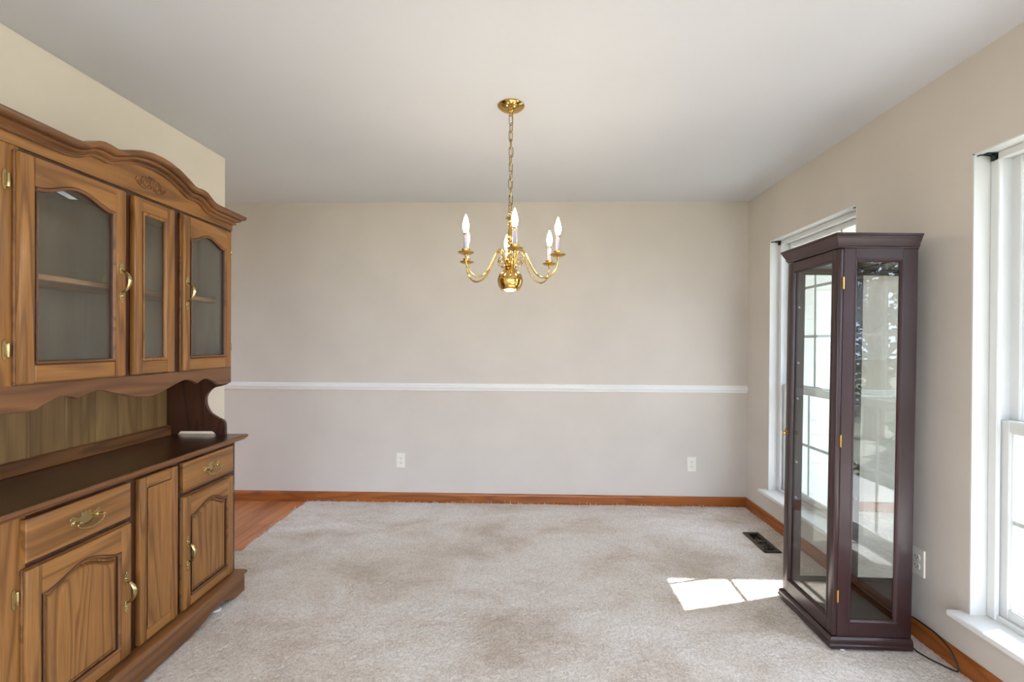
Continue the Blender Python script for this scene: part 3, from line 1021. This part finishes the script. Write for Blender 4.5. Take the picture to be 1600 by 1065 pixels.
bs = MB().loft([rect_ring(o, z) for o, z in ((0.012, 0.0), (0.012, 0.010), (0.016, 0.012), (0.016, 0.016), (0.013, 0.020), (0.013, 0.033), (0.010, 0.040), (0.003, 0.046), (-0.02, 0.046))], True, False, True)
bs.build('base_moulding', 'mahogany_y', cur, 35)
cwn = MB().loft([rect_ring(o, z) for o, z in ((-0.02, ZT), (0.002, ZT), (0.003, ZT + 0.006), (0.008, ZT + 0.010), (0.008, ZT + 0.014), (0.010, ZT + 0.022), (0.016, ZT + 0.034), (0.022, ZT + 0.046), (0.022, ZT + 0.050), (0.026, ZT + 0.051), (0.026, ZT + 0.060), (-0.02, ZT + 0.060))], True, False, True)
cwn.build('cornice', 'mahogany_y', cur, 35)
MB().box(0.022, CW - 0.012, 0.002, CDp - 0.002, ZB, 0.098, 0.001).build('bottom_board', 'cabinet_floor', cur)
MB().box(0.022, CW - 0.012, 0.002, CDp - 0.002, ZT - 0.03, ZT, 0.001).build('top_board', 'mahogany_x', cur)
MB().box(CW - 0.012, CW, 0.001, CDp - 0.001, ZB, ZT).build('back_board', 'mahogany_z', cur)
MB().box(CW - 0.018, CW - 0.0125, 0.02, CDp - 0.02, 0.118, ZT - 0.035, 0.001).build('mirror', 'mirror', cur)
MB().box(CW - 0.026, CW - 0.012, 0.018, CDp - 0.018, 0.098, 0.116, 0.003).build('mirror_rail', 'mahogany_y', cur)


def pane_frame_y(parent, name, y0, y1, inner):
    """glazed end in the x-z plane; the two faces are y0 (outside) and y1"""
    xa, xb, za, zb = 0.022, CW, ZB, ZT
    sl, sr, rb, rt_ = 0.050, 0.064, 0.062, 0.048
    m = MB()
    m.box(xa, xa + sl, y0, y1, za, zb, 0.002, 0).box(xb - sr, xb, y0, y1, za, zb, 0.002, 0)
    m.box(xa + sl - 0.001, xb - sr + 0.001, y0, y1, za, za + rb, 0.001, 1).box(xa + sl - 0.001, xb - sr + 0.001, y0, y1, zb - rt_, zb, 0.001, 1)
    o = m.build(name, ['mahogany_z', 'mahogany_x'], parent)
    s = 1 if y1 > y0 else -1
    prof = [(-0.004, 0.0), (-0.002, -0.002), (0.002, -0.002), (0.008, 0.004), (0.010, 0.009)]
    MB().loft([[(xa + sl + i, y0 + s * dy, za + rb + i), (xb - sr - i, y0 + s * dy, za + rb + i), (xb - sr - i, y0 + s * dy, zb - rt_ - i), (xa + sl + i, y0 + s * dy, zb - rt_ - i)] for i, dy in prof], True).build('bead', 'mahogany_z', o, 40)
    ym = (y0 + y1) / 2
    MB().box(xa + sl - 0.004, xb - sr + 0.004, ym - 0.0015, ym + 0.0015, za + rb - 0.004, zb - rt_ + 0.004).build('pane', 'cabinet_glass', o)
    return o


pane_frame_y(cur, 'glazed_end', 0.0, 0.020, 1)
far_end = pane_frame_y(cur, 'glazed_end', CDp, CDp - 0.020, 1)
# door on the room side (x = 0 .. 0.020)
m = MB()
st = 0.043
dz0, dz1 = ZB + 0.003, ZT - 0.003
m.box(0.0, 0.020, 0.0, st - 0.004, dz0, dz1, 0.003, 0, 2).box(0.0, 0.020, CDp - st, CDp, dz0, dz1, 0.003, 0, 2)
m.box(0.0, 0.020, st - 0.005, CDp - st + 0.001, dz0, dz0 + 0.060, 0.002, 1).box(0.0, 0.020, st - 0.005, CDp - st + 0.001, dz1 - 0.044, dz1, 0.002, 1)
cdo = m.build('door', ['mahogany_z', 'mahogany_y'], cur, 40)
prof = [(-0.004, 0.0), (-0.002, -0.002), (0.002, -0.002), (0.007, 0.004), (0.009, 0.010)]
MB().loft([[(dx, st - 0.004 + i, dz0 + 0.060 + i), (dx, CDp - st - i, dz0 + 0.060 + i), (dx, CDp - st - i, dz1 - 0.044 - i), (dx, st - 0.004 + i, dz1 - 0.044 - i)] for i, dx in prof], True).build('bead', 'mahogany_z', cdo, 40)
MB().box(0.0105, 0.0135, st - 0.008, CDp - st + 0.004, dz0 + 0.056, dz1 - 0.040).build('pane', 'cabinet_glass', cdo)
kn = MB()
kn.lathe([(0.009, 0.0), (0.009, 0.002), (0.004, 0.004), (0.0035, 0.010), (0.008, 0.013), (0.0105, 0.018), (0.009, 0.023), (0.0001, 0.025)], 0, 0, 0, 16, axis='x')
kn.tube([(0.010 + 0.000, 0.006 * math.cos(a), 0.015 + 0.007 * math.sin(a)) for a in [2 * PI * i / 14 for i in range(14)]], 0.0022, 6, True)
kno = kn.build('knob', 'brass', cdo, 40, loc=(0.0, CDp - 0.022, 0.845))
kno.rotation_euler.z = PI
for hz in (1.554, 0.881, 0.219):
    hg = MB().lathe([(0.0001, -0.0265), (0.003, -0.026), (0.003, 0.026), (0.0001, 0.0265)], 0.0215, -0.0022, hz, 10)
    hg.box(0.0175, 0.0255, -0.0012, 0.001, hz - 0.024, hz + 0.024)
    hg.build('hinge', 'brass', cdo, 40)
# shelf clips left in the posts
for i, hz in enumerate((0.36, 0.52, 0.70, 0.86, 1.02, 1.20, 1.36, 1.48)):
    for (xx, yy, sg) in ((0.046, CDp - 0.020, -1), (CW - 0.045, CDp - 0.020, -1), (CW - 0.04, 0.020, 1)):
        if (i + int(xx * 100)) % 3 == 1:
            continue
        cl = MB().lathe([(0.005, 0.0), (0.005, 0.002), (0.0028, 0.003), (0.0028, 0.009), (0.0001, 0.0095)], 0, 0, 0, 8, axis='y')
        cl.box(-0.004, 0.004, 0.002, 0.007, -0.006, -0.003)
        co_ = cl.build('shelf_clip', 'clip_plastic' if i % 2 else 'steel', cur, 40, loc=(xx, yy, hz))
        co_.rotation_euler.z = PI if sg < 0 else 0.0


# ------------------------------------------------------------------ brass chandelier
AX, AY = -0.103, 2.206
ch = tag(empty('chandelier', (AX, AY, H)), 'polished brass six-arm candle chandelier hanging from the ceiling on a chain', 'chandelier')
MB().lathe([(0.064, 0.0), (0.065, -0.004), (0.060, -0.010), (0.046, -0.020), (0.026, -0.028), (0.012, -0.031), (0.008, -0.036), (0.0001, -0.037)], 0, 0, 0, 40).build('canopy', 'brass', ch, 40)
MB().tube([(0.009 * math.cos(a), 0, -0.044 + 0.009 * math.sin(a)) for a in [2 * PI * i / 16 for i in range(16)]], 0.002, 6, True).build('canopy_loop', 'brass', ch, 60)
# chain: links alternate by a quarter turn
lk = MB()
pts = []
hl_, wd = 0.015, 0.0095
for i in range(20):
    a = 2 * PI * i / 20
    pts.append((wd * math.cos(a), 0, wd * math.sin(a) + (hl_ if math.sin(a) >= 0 else -hl_)))
link = lk.tube(pts, 0.0023, 6, True).build('chain_link', 'aged_gold', ch, 60)
zt, zb = -0.070, -0.492
nl = 12
for i in range(nl):
    z = zt + (zb - zt) * i / (nl - 1)
    o = link if i == 0 else copy_of(link, ch)
    o.location = (0.0015 * math.sin(i * 2.1), 0, z)
    o.rotation_euler = (0, 0, (PI / 2 if i % 2 else 0) + 0.5 + 0.25 * math.sin(i * 1.3))
MB().tube(smoothcurve([(0.004, 0.002, -0.03)] + [(0.006 * math.sin(i * 1.9), 0.006 * math.cos(i * 1.9), -0.06 - 0.043 * i) for i in range(1, 11)] + [(0, 0, -0.52)], 4), 0.0013, 6).build('lamp_cord', 'antique_brass', ch, 60)
ZL = H - 1.93
MB().tube([(0.011 * math.cos(a), 0.004 * math.cos(a), -0.515 + 0.014 * math.sin(a)) for a in [2 * PI * i / 20 for i in range(20)]], 0.002, 6, True).build('top_ring', 'brass', ch, 60)
zz = lambda z: z - H
col = [(0.0001, zz(1.914)), (0.004, zz(1.912)), (0.006, zz(1.905)), (0.022, zz(1.902)), (0.024, zz(1.897)), (0.014, zz(1.890)), (0.007, zz(1.885)), (0.006, zz(1.877)), (0.010, zz(1.872)), (0.013, zz(1.866)), (0.010, zz(1.860)), (0.007, zz(1.856)), (0.010, zz(1.846)), (0.014, zz(1.825)), (0.0175, zz(1.806)), (0.016, zz(1.797)), (0.010, zz(1.790)), (0.014, zz(1.785)), (0.016, zz(1.779)), (0.011, zz(1.772)), (0.008, zz(1.764)), (0.013, zz(1.757)), (0.015, zz(1.750)), (0.010, zz(1.742)), (0.009, zz(1.726)), (0.014, zz(1.718)), (0.022, zz(1.706)), (0.026, zz(1.694)), (0.024, zz(1.680)), (0.034, zz(1.672)), (0.036, zz(1.666)), (0.028, zz(1.660)), (0.022, zz(1.652)), (0.0001, zz(1.650))]
MB().lathe(col, 0, 0, 0, 28).build('column', 'brass', ch, 50)
ball = []
rb_, zc_ = 0.0615, zz(1.597)
for i in range(25):
    a = PI / 2 - 0.35 - (PI - 0.35 - 0.86) * i / 24
    ball.append((rb_ * math.cos(a), zc_ + rb_ * math.sin(a)))
ball = [(0.0001, ball[0][1] + 0.006), (0.018, ball[0][1] + 0.005)] + ball
zl = ball[-1][1]
ball += [(ball[-1][0] + 0.0015, zl - 0.001), (ball[-1][0] + 0.001, zl - 0.004), (ball[-1][0] - 0.006, zl - 0.004), (ball[-1][0] - 0.008, zl + 0.004), (0.0001, zl + 0.006)]
MB().lathe(ball, 0, 0, 0, 40).build('ball', 'brass', ch, 50)
MB().lathe([(0.0001, zl - 0.0105), (0.010, zl - 0.0100), (0.020, zl - 0.0075), (0.027, zl - 0.003), (0.029, zl + 0.003), (0.0001, zl + 0.004)], 0, 0, 0, 28).build('flood_bulb', 'flood_glow', ch, 60)
# arm prototype along +x, with cup, candle sleeve and flame bulb
RA = 0.243
armp = smoothcurve([(0.014, 0, zz(1.672)), (0.026, 0, zz(1.684)), (0.034, 0, zz(1.712)), (0.044, 0, zz(1.735)), (0.060, 0, zz(1.740)), (0.078, 0, zz(1.724)), (0.098, 0, zz(1.686)), (0.122, 0, zz(1.642)), (0.150, 0, zz(1.612)), (0.184, 0, zz(1.602)), (0.212, 0, zz(1.612)), (0.232, 0, zz(1.636)), (0.241, 0, zz(1.664)), (RA, 0, zz(1.690))], 5)
arm0 = MB().tube(armp, 0.0042, 10).build('arm', 'brass', ch, 60)
sc = []
for i in range(30):
    t = i / 29
    a = -1.2 + 1.5 * 2 * PI * t
    r = 0.018 * (1 - 0.75 * t)
    sc.append((0.052 + r * math.cos(a), 0, zz(1.690) + r * math.sin(a)))
scr0 = MB().tube(sc, [0.0024 * (1 - 0.4 * i / 29) for i in range(30)], 6).build('scroll', 'brass', arm0, 60)
zcup = zz(1.688)
cup0 = MB().lathe([(0.0001, zcup), (0.006, zcup + 0.001), (0.008, zcup + 0.006), (0.022, zcup + 0.008), (0.035, zcup + 0.014), (0.0375, zcup + 0.0175), (0.035, zcup + 0.018), (0.024, zcup + 0.015), (0.0165, zcup + 0.018), (0.0185, zcup + 0.024), (0.0205, zcup + 0.032), (0.015, zcup + 0.032), (0.0001, zcup + 0.026)], RA, 0, 0, 28).build('drip_cup', 'brass', arm0, 45)
slv0 = MB().lathe([(0.0105, zcup + 0.026), (0.0105, zcup + 0.094), (0.0085, zcup + 0.096), (0.0001, zcup + 0.096)], RA, 0, 0, 20).build('candle_sleeve', 'candle_sleeve', arm0, 45)
zs_ = zcup + 0.094
rim0 = MB().lathe([(0.0085, zs_), (0.0100, zs_ + 0.002), (0.0100, zs_ + 0.008), (0.0088, zs_ + 0.012), (0.0001, zs_ + 0.012)], RA, 0, 0, 18).build('socket_collar', 'antique_brass', arm0, 45)
zf = zs_ + 0.011
blb0 = MB().lathe([(0.0068, zf), (0.0088, zf + 0.006), (0.0126, zf + 0.018), (0.0142, zf + 0.030), (0.0134, zf + 0.042), (0.0103, zf + 0.056), (0.0070, zf + 0.068), (0.0035, zf + 0.077), (0.0012, zf + 0.083), (0.0001, zf + 0.084)], RA, 0, 0, 20).build('flame_bulb', 'bulb_glow', arm0, 60)
for i in range(6):
    a = R(-83 + 60 * i)
    if i == 0:
        arm0.rotation_euler.z = a
        continue
    ar = copy_of(arm0, ch, None, (0, 0, a))
    for ch_ in (scr0, cup0, slv0, rim0, blb0):
        copy_of(ch_, ar)


# ------------------------------------------------------------------ electrical outlets, floor register, cord, brackets
def outlet(loc, rz, label):
    root = tag(empty('wall_outlet', loc, rz), label, 'outlet')
    # local: x across, -y out of the wall, z up
    MB().loft([[(-w, -y, -h), (w, -y, -h), (w, -y, h), (-w, -y, h)] for w, h, y in ((0.0365, 0.0595, 0.0), (0.0365, 0.0595, 0.003), (0.0345, 0.0575, 0.0055), (0.03, 0.052, 0.006))], True, False, True).build('cover_plate', 'almond_plastic', root)
    for s in (-1, 1):
        prof = []
        for k in range(24):
            a = 2 * PI * k / 24
            x = 0.0168 * math.cos(a)
            z = max(-0.0125, min(0.0125, 0.0168 * math.sin(a)))
            prof.append((x, s * 0.0195 + z))
        so = MB().prism(prof, -0.0085, -0.005).build('socket', 'almond_plastic', root)
        sl_ = MB()
        sl_.box(-0.0078, -0.0056, -0.0089, -0.0080, s * 0.0195 - 0.001, s * 0.0195 + 0.0085).box(0.0056, 0.0078, -0.0089, -0.0080, s * 0.0195 - 0.001, s * 0.0195 + 0.007)
        sl_.lathe([(0.0026, -0.0089), (0.0026, -0.0080)], 0, 0, s * 0.0195 - 0.0065, 10, axis='y')
        sl_.build('slots', 'socket_slot', so)
    MB().lathe([(0.0032, -0.0055), (0.0030, -0.0070), (0.0001, -0.0074)], 0, 0, 0, 12, axis='y').build('screw', 'steel', root, 40)
    return root


outlet((-1.059, YF, 0.335), 0, 'almond duplex outlet on the far wall, nearer the hutch')
outlet((1.294, YF, 0.330), 0, 'almond duplex outlet on the far wall, nearer the window corner')
outlet((XR, 2.082, 0.336), -PI / 2, 'almond duplex outlet on the window wall beside the mahogany cabinet')

vt = tag(empty('floor_vent', (1.516, 3.038, 0.0)), 'brown metal floor register set in the carpet by the corner', 'vent')
v = MB()
vx, vy = 0.054, 0.150
for a in ((-vx, -vx + 0.020, -vy, vy), (vx - 0.020, vx, -vy, vy), (-vx, vx, -vy, -vy + 0.022), (-vx, vx, vy - 0.022, vy)):
    v.box(a[0], a[1], a[2], a[3], -0.004, 0.006, 0.003)
v.build('frame', 'vent_brown', vt)
MB().box(-vx + 0.015, vx - 0.015, -vy + 0.015, vy - 0.015, -0.028, -0.024).build('duct_floor', 'vent_dark', vt)
MB().box(-0.034, 0.034, -0.004, 0.004, -0.006, 0.003, 0.001).build('crossbar', 'vent_brown', vt)
ns = 11
for i in range(ns):
    x = -0.030 + 0.060 * i / (ns - 1)
    MB().add([(x - 0.0025, -vy + 0.02, 0.002), (x - 0.0012, -vy + 0.02, 0.002), (x + 0.004, -vy + 0.02, -0.010), (x + 0.0027, -vy + 0.02, -0.010),
              (x - 0.0025, vy - 0.02, 0.002), (x - 0.0012, vy - 0.02, 0.002), (x + 0.004, vy - 0.02, -0.010), (x + 0.0027, vy - 0.02, -0.010)],
             [(0, 1, 2, 3), (4, 7, 6, 5), (0, 4, 5, 1), (1, 5, 6, 2), (2, 6, 7, 3), (3, 7, 4, 0)]).build('slat', 'vent_dark', vt)

# black lamp cord of the curio: from behind the cabinet over the baseboard, looping back under the base
cpts = smoothcurve([(1.66, 2.36, 0.02), (1.700, 2.20, 0.060), (1.712, 2.10, 0.080), (1.708, 2.02, 0.088), (1.700, 1.945, 0.090), (1.692, 1.885, 0.076), (1.688, 1.850, 0.045), (1.688, 1.840, 0.018), (1.682, 1.858, 0.008), (1.660, 1.895, 0.008), (1.642, 1.930, 0.008), (1.634, 1.975, 0.007), (1.655, 2.05, 0.006)], 8)
cordo = MB().tube(cpts, 0.0033, 8).build('power_cord', 'black_rubber', None, 60)
tag(cordo, 'thin black power cord looping over the baseboard beside the cabinet', 'cord')
# scrap of white paper under the curio's front corner
sc_ = MB().prism([(1.318, 1.972), (1.330, 1.969), (1.338, 1.974), (1.334, 1.986), (1.322, 1.985)], 0.002, 0.006, axis='z', bev=0.001).build('paper_scrap', 'candle_white')
tag(sc_, 'tiny white paper scrap at the foot of the mahogany cabinet', 'paper')
# white furniture slider under the hutch plinth
sd_ = MB().lathe([(0.022, 0.0), (0.024, 0.003), (0.020, 0.010), (0.0001, 0.011)], 0, 0, 0, 20).build('furniture_slider', 'candle_white', None, 40, loc=(-1.512, 2.16, 0.0015))
tag(sd_, 'white plastic slider disc under the hutch plinth', 'slider')


def rod_bracket(loc, s, label):
    """curtain-rod bracket screwed to the head of the window recess; s = +1 near the far jamb"""
    root = tag(empty('curtain_rod_bracket', loc), label, 'bracket', 'curtain rod brackets in the window heads')
    m = MB()
    m.box(-0.022, 0.020, -0.012, 0.012, -0.003, 0.0, 0.001)
    m.box(0.010, 0.014, -0.011, 0.011, -0.028, 0.0, 0.001)
    m.build('plate', 'dark_bracket', root)
    h = MB()
    h.tube(smoothcurve([(0.012, 0, -0.010), (-0.010, 0, -0.008), (-0.034, 0, -0.006), (-0.050, 0, -0.010)], 4), 0.0028, 6)
    h.tube(smoothcurve([(0.004, -0.006, -0.006), (-0.002, -0.006, -0.020), (0.004, -0.004, -0.030), (0.012, -0.003, -0.026)], 4), 0.0026, 6)
    h.build('hook', 'dark_bracket', root, 50)
    for dx in (-0.014, 0.004):
        MB().lathe([(0.0035, -0.0045), (0.0030, -0.0060), (0.0001, -0.0062)], dx, 0.004, 0, 8).build('screw', 'steel', root, 40)
    return root


rod_bracket((XR + 0.046, W1[1] - 0.022, WZ1 - 0.0062), 1, 'dark curtain rod bracket at the far top corner of the farther window')
rod_bracket((XR + 0.046, W1[0] + 0.022, WZ1 - 0.0062), 1, 'dark curtain rod bracket at the near top corner of the farther window')
rod_bracket((XR + 0.046, W2[1] - 0.022, WZ1 - 0.0062), 1, 'dark curtain rod bracket in the window at the right edge')

# ------------------------------------------------------------------ outside: added shade roofs, porch slab, garage wing, lawn, trees
tag(MB().box(-40, 60, -50, 45, -0.60, -0.45).build('lawn', 'lawn'), 'sunlit lawn outside the windows', 'lawn', kind='structure')
tag(MB().box(XO, 3.55, -3.2, 3.70, -0.45, -0.12, 0.01).build('porch_slab', 'concrete'), 'pale concrete porch slab outside the windows', 'porch', kind='structure')
XP, ZPF, YPR = 3.40, 2.345, 2.15
pr = MB()  # roof edge added to block sun from the farther window's upper sash
pr.add([(XO, YPR, 2.42), (XP, YPR, 2.42), (XP, 3.8, 2.42), (XO, 3.8, 2.42), (XO, YPR, 2.95), (XP + 0.05, YPR, 2.48), (XP + 0.05, 3.8, 2.48), (XO, 3.8, 2.95)],
       [(0, 1, 2, 3), (4, 7, 6, 5), (0, 4, 5, 1), (3, 2, 6, 7), (1, 5, 6, 2), (0, 3, 7, 4)])
pr.box(XP - 0.02, XP, YPR, 3.8, ZPF, 2.47)
tag(pr.build('added_shade_roof', 'siding_white'), 'white roof added to shade the farther window', 'roof', kind='structure')
pr2 = MB().box(XO, XP, -3.2, 0.75, 2.42, 2.52).box(XP - 0.02, XP, -3.2, 0.75, 2.30, 2.47)  # unseen roof added to cut sun bouncing onto the near ceiling
tag(pr2.build('added_sun_block_roof', 'siding_white'), 'unseen white roof added to keep sun off the near ceiling', 'roof', kind='structure')
wg = tag(empty('wall_garage_wing', (0, 3.72, 0)), 'white clapboard wall of the projecting wing seen through the farther window', 'wall', kind='structure')
zb_ = -0.45
i = 0
bd0 = None
while zb_ < 2.5:
    if bd0 is None:
        bd0 = MB().add([(XO, 0.0, 0), (7.5, 0.0, 0), (7.5, -0.014, 0.0), (XO, -0.014, 0.0), (XO, 0.0, 0.125), (7.5, 0.0, 0.125), (7.5, -0.003, 0.125), (XO, -0.003, 0.125)],
                       [(0, 1, 2, 3), (4, 7, 6, 5), (0, 4, 5, 1), (3, 2, 6, 7), (1, 5, 6, 2), (0, 3, 7, 4)]).build('siding_board', 'siding_white', wg, loc=(0, 0, zb_))
    else:
        copy_of(bd0, wg, (0, 0, zb_))
    zb_ += 0.115
MB().box(XO, 7.5, 0.0, 0.12, -0.45, 2.5).build('sheathing', 'siding_white', wg)
YE = 3.39
wr = MB().prism([(YE, 2.45), (YE, 2.56), (6.2, 3.7), (6.2, 3.55), (3.9, 2.45)], XP - 0.05, 7.9, axis='x')
tag(wr.build('wing_roof', 'shingle'), 'grey shingle roof of the projecting wing', 'roof', kind='structure')


def branch(mb, p, d, length, rad, depth):
    n = 4
    pts = [p]
    q = p.copy()
    dd = d.copy()
    for i in range(n):
        dd = (dd + Vector((random.uniform(-.16, .16), random.uniform(-.16, .16), random.uniform(-.06, .14)))).normalized()
        q = q + dd * (length / n)
        pts.append(q.copy())
    mb.tube(pts, [rad * (1 - 0.5 * i / n) for i in range(n + 1)], 5 if depth > 1 else 4, caps=False)
    if depth == 0:
        return
    for i in range(random.choice((3, 4))):
        t = random.uniform(0.35, 1.0)
        base = pts[min(n, max(1, int(t * n)))]
        ax = Vector((random.uniform(-1, 1), random.uniform(-1, 1), random.uniform(-0.15, 0.8))).normalized()
        nd = (dd * 0.75 + ax * 0.8).normalized()
        branch(mb, base, nd, length * random.uniform(0.55, 0.75), rad * 0.48, depth - 1)


def bare_tree(loc, h, seed, label):
    random.seed(seed)
    t = tag(empty('bare_tree', loc), label, 'tree', 'trees in the front yard')
    m = MB()
    m.tube([(0, 0, 0), (0.03, 0.02, h * 0.2), (0.0, 0.05, h * 0.42)], [0.17, 0.13, 0.11], 8)
    m.build('trunk', 'bark', t)
    b = MB()
    for k in range(7):
        a = k * 2.4
        branch(b, Vector((0.0, 0.03, h * (0.2 + 0.03 * k))), Vector((math.cos(a), math.sin(a), 0.75)).normalized(), h * 0.34, 0.055, 3)
    tag(b.build('branches', 'bark', t), kind='stuff')
    return t


def evergreen(loc, h, r, seed, label, mat='evergreen_needles', nm='evergreen_tree'):
    rng = random.Random(seed)
    t = tag(empty(nm, loc), label, 'tree' if nm == 'evergreen_tree' else 'shrub', 'trees in the front yard' if nm == 'evergreen_tree' else 'shrubs by the porch')
    MB().lathe([(0.10, 0), (0.07, h * 0.4), (0.02, h * 0.95)], 0, 0, 0, 8).build('trunk', 'bark', t)
    b = MB()
    for k in range(int(2600 * h / 5)):
        u = rng.random() ** 1.3
        z = h * (0.04 + 0.95 * u)
        rr = r * (1 - u) ** 0.85 * (0.35 + 0.65 * rng.random())
        a = rng.random() * 2 * PI
        c = Vector((rr * math.cos(a), rr * math.sin(a), z))
        for q in range(2):
            d = Vector((math.cos(a) + rng.uniform(-.8, .8), math.sin(a) + rng.uniform(-.8, .8), rng.uniform(-0.6, 0.5))).normalized()
            s = Vector((rng.uniform(-1, 1), rng.uniform(-1, 1), rng.uniform(-1, 1))).cross(d).normalized()
            L = rng.uniform(0.12, 0.24)
            w = L * 0.28
            b.add([c - d * L * 0.4, c + s * w, c + d * L, c - s * w], [(0, 1, 2, 3)])
    tag(b.build('foliage', mat, t), kind='stuff')
    return t


bare_tree((6.3, -4.6, -0.45), 7.0, 11, 'bare branching tree nearest the porch')
bare_tree((18.5, -14.0, -0.45), 8.5, 23, 'taller bare tree behind the evergreens')
bare_tree((13.0, 0.5, -0.45), 8.0, 31, 'bare tree straight out from the nearer window')
evergreen((9.3, -8.3, -0.45), 6.5, 2.5, 5, 'dense dark evergreen tree across the lawn')
evergreen((13.8, -7.2, -0.45), 6.0, 1.9, 6, 'shorter evergreen tree beside the bare tree')
evergreen((16.5, -2.6, -0.45), 5.5, 2.2, 8, 'evergreen tree farthest out on the lawn')
evergreen((4.6, -1.4, -0.45), 1.1, 0.7, 9, 'low leafy shrub at the porch edge', 'shrub_leaf', 'porch_shrub')
evergreen((4.7, 0.6, -0.45), 1.0, 0.7, 10, 'rounder leafy shrub beside the low one at the porch', 'shrub_leaf', 'porch_shrub')
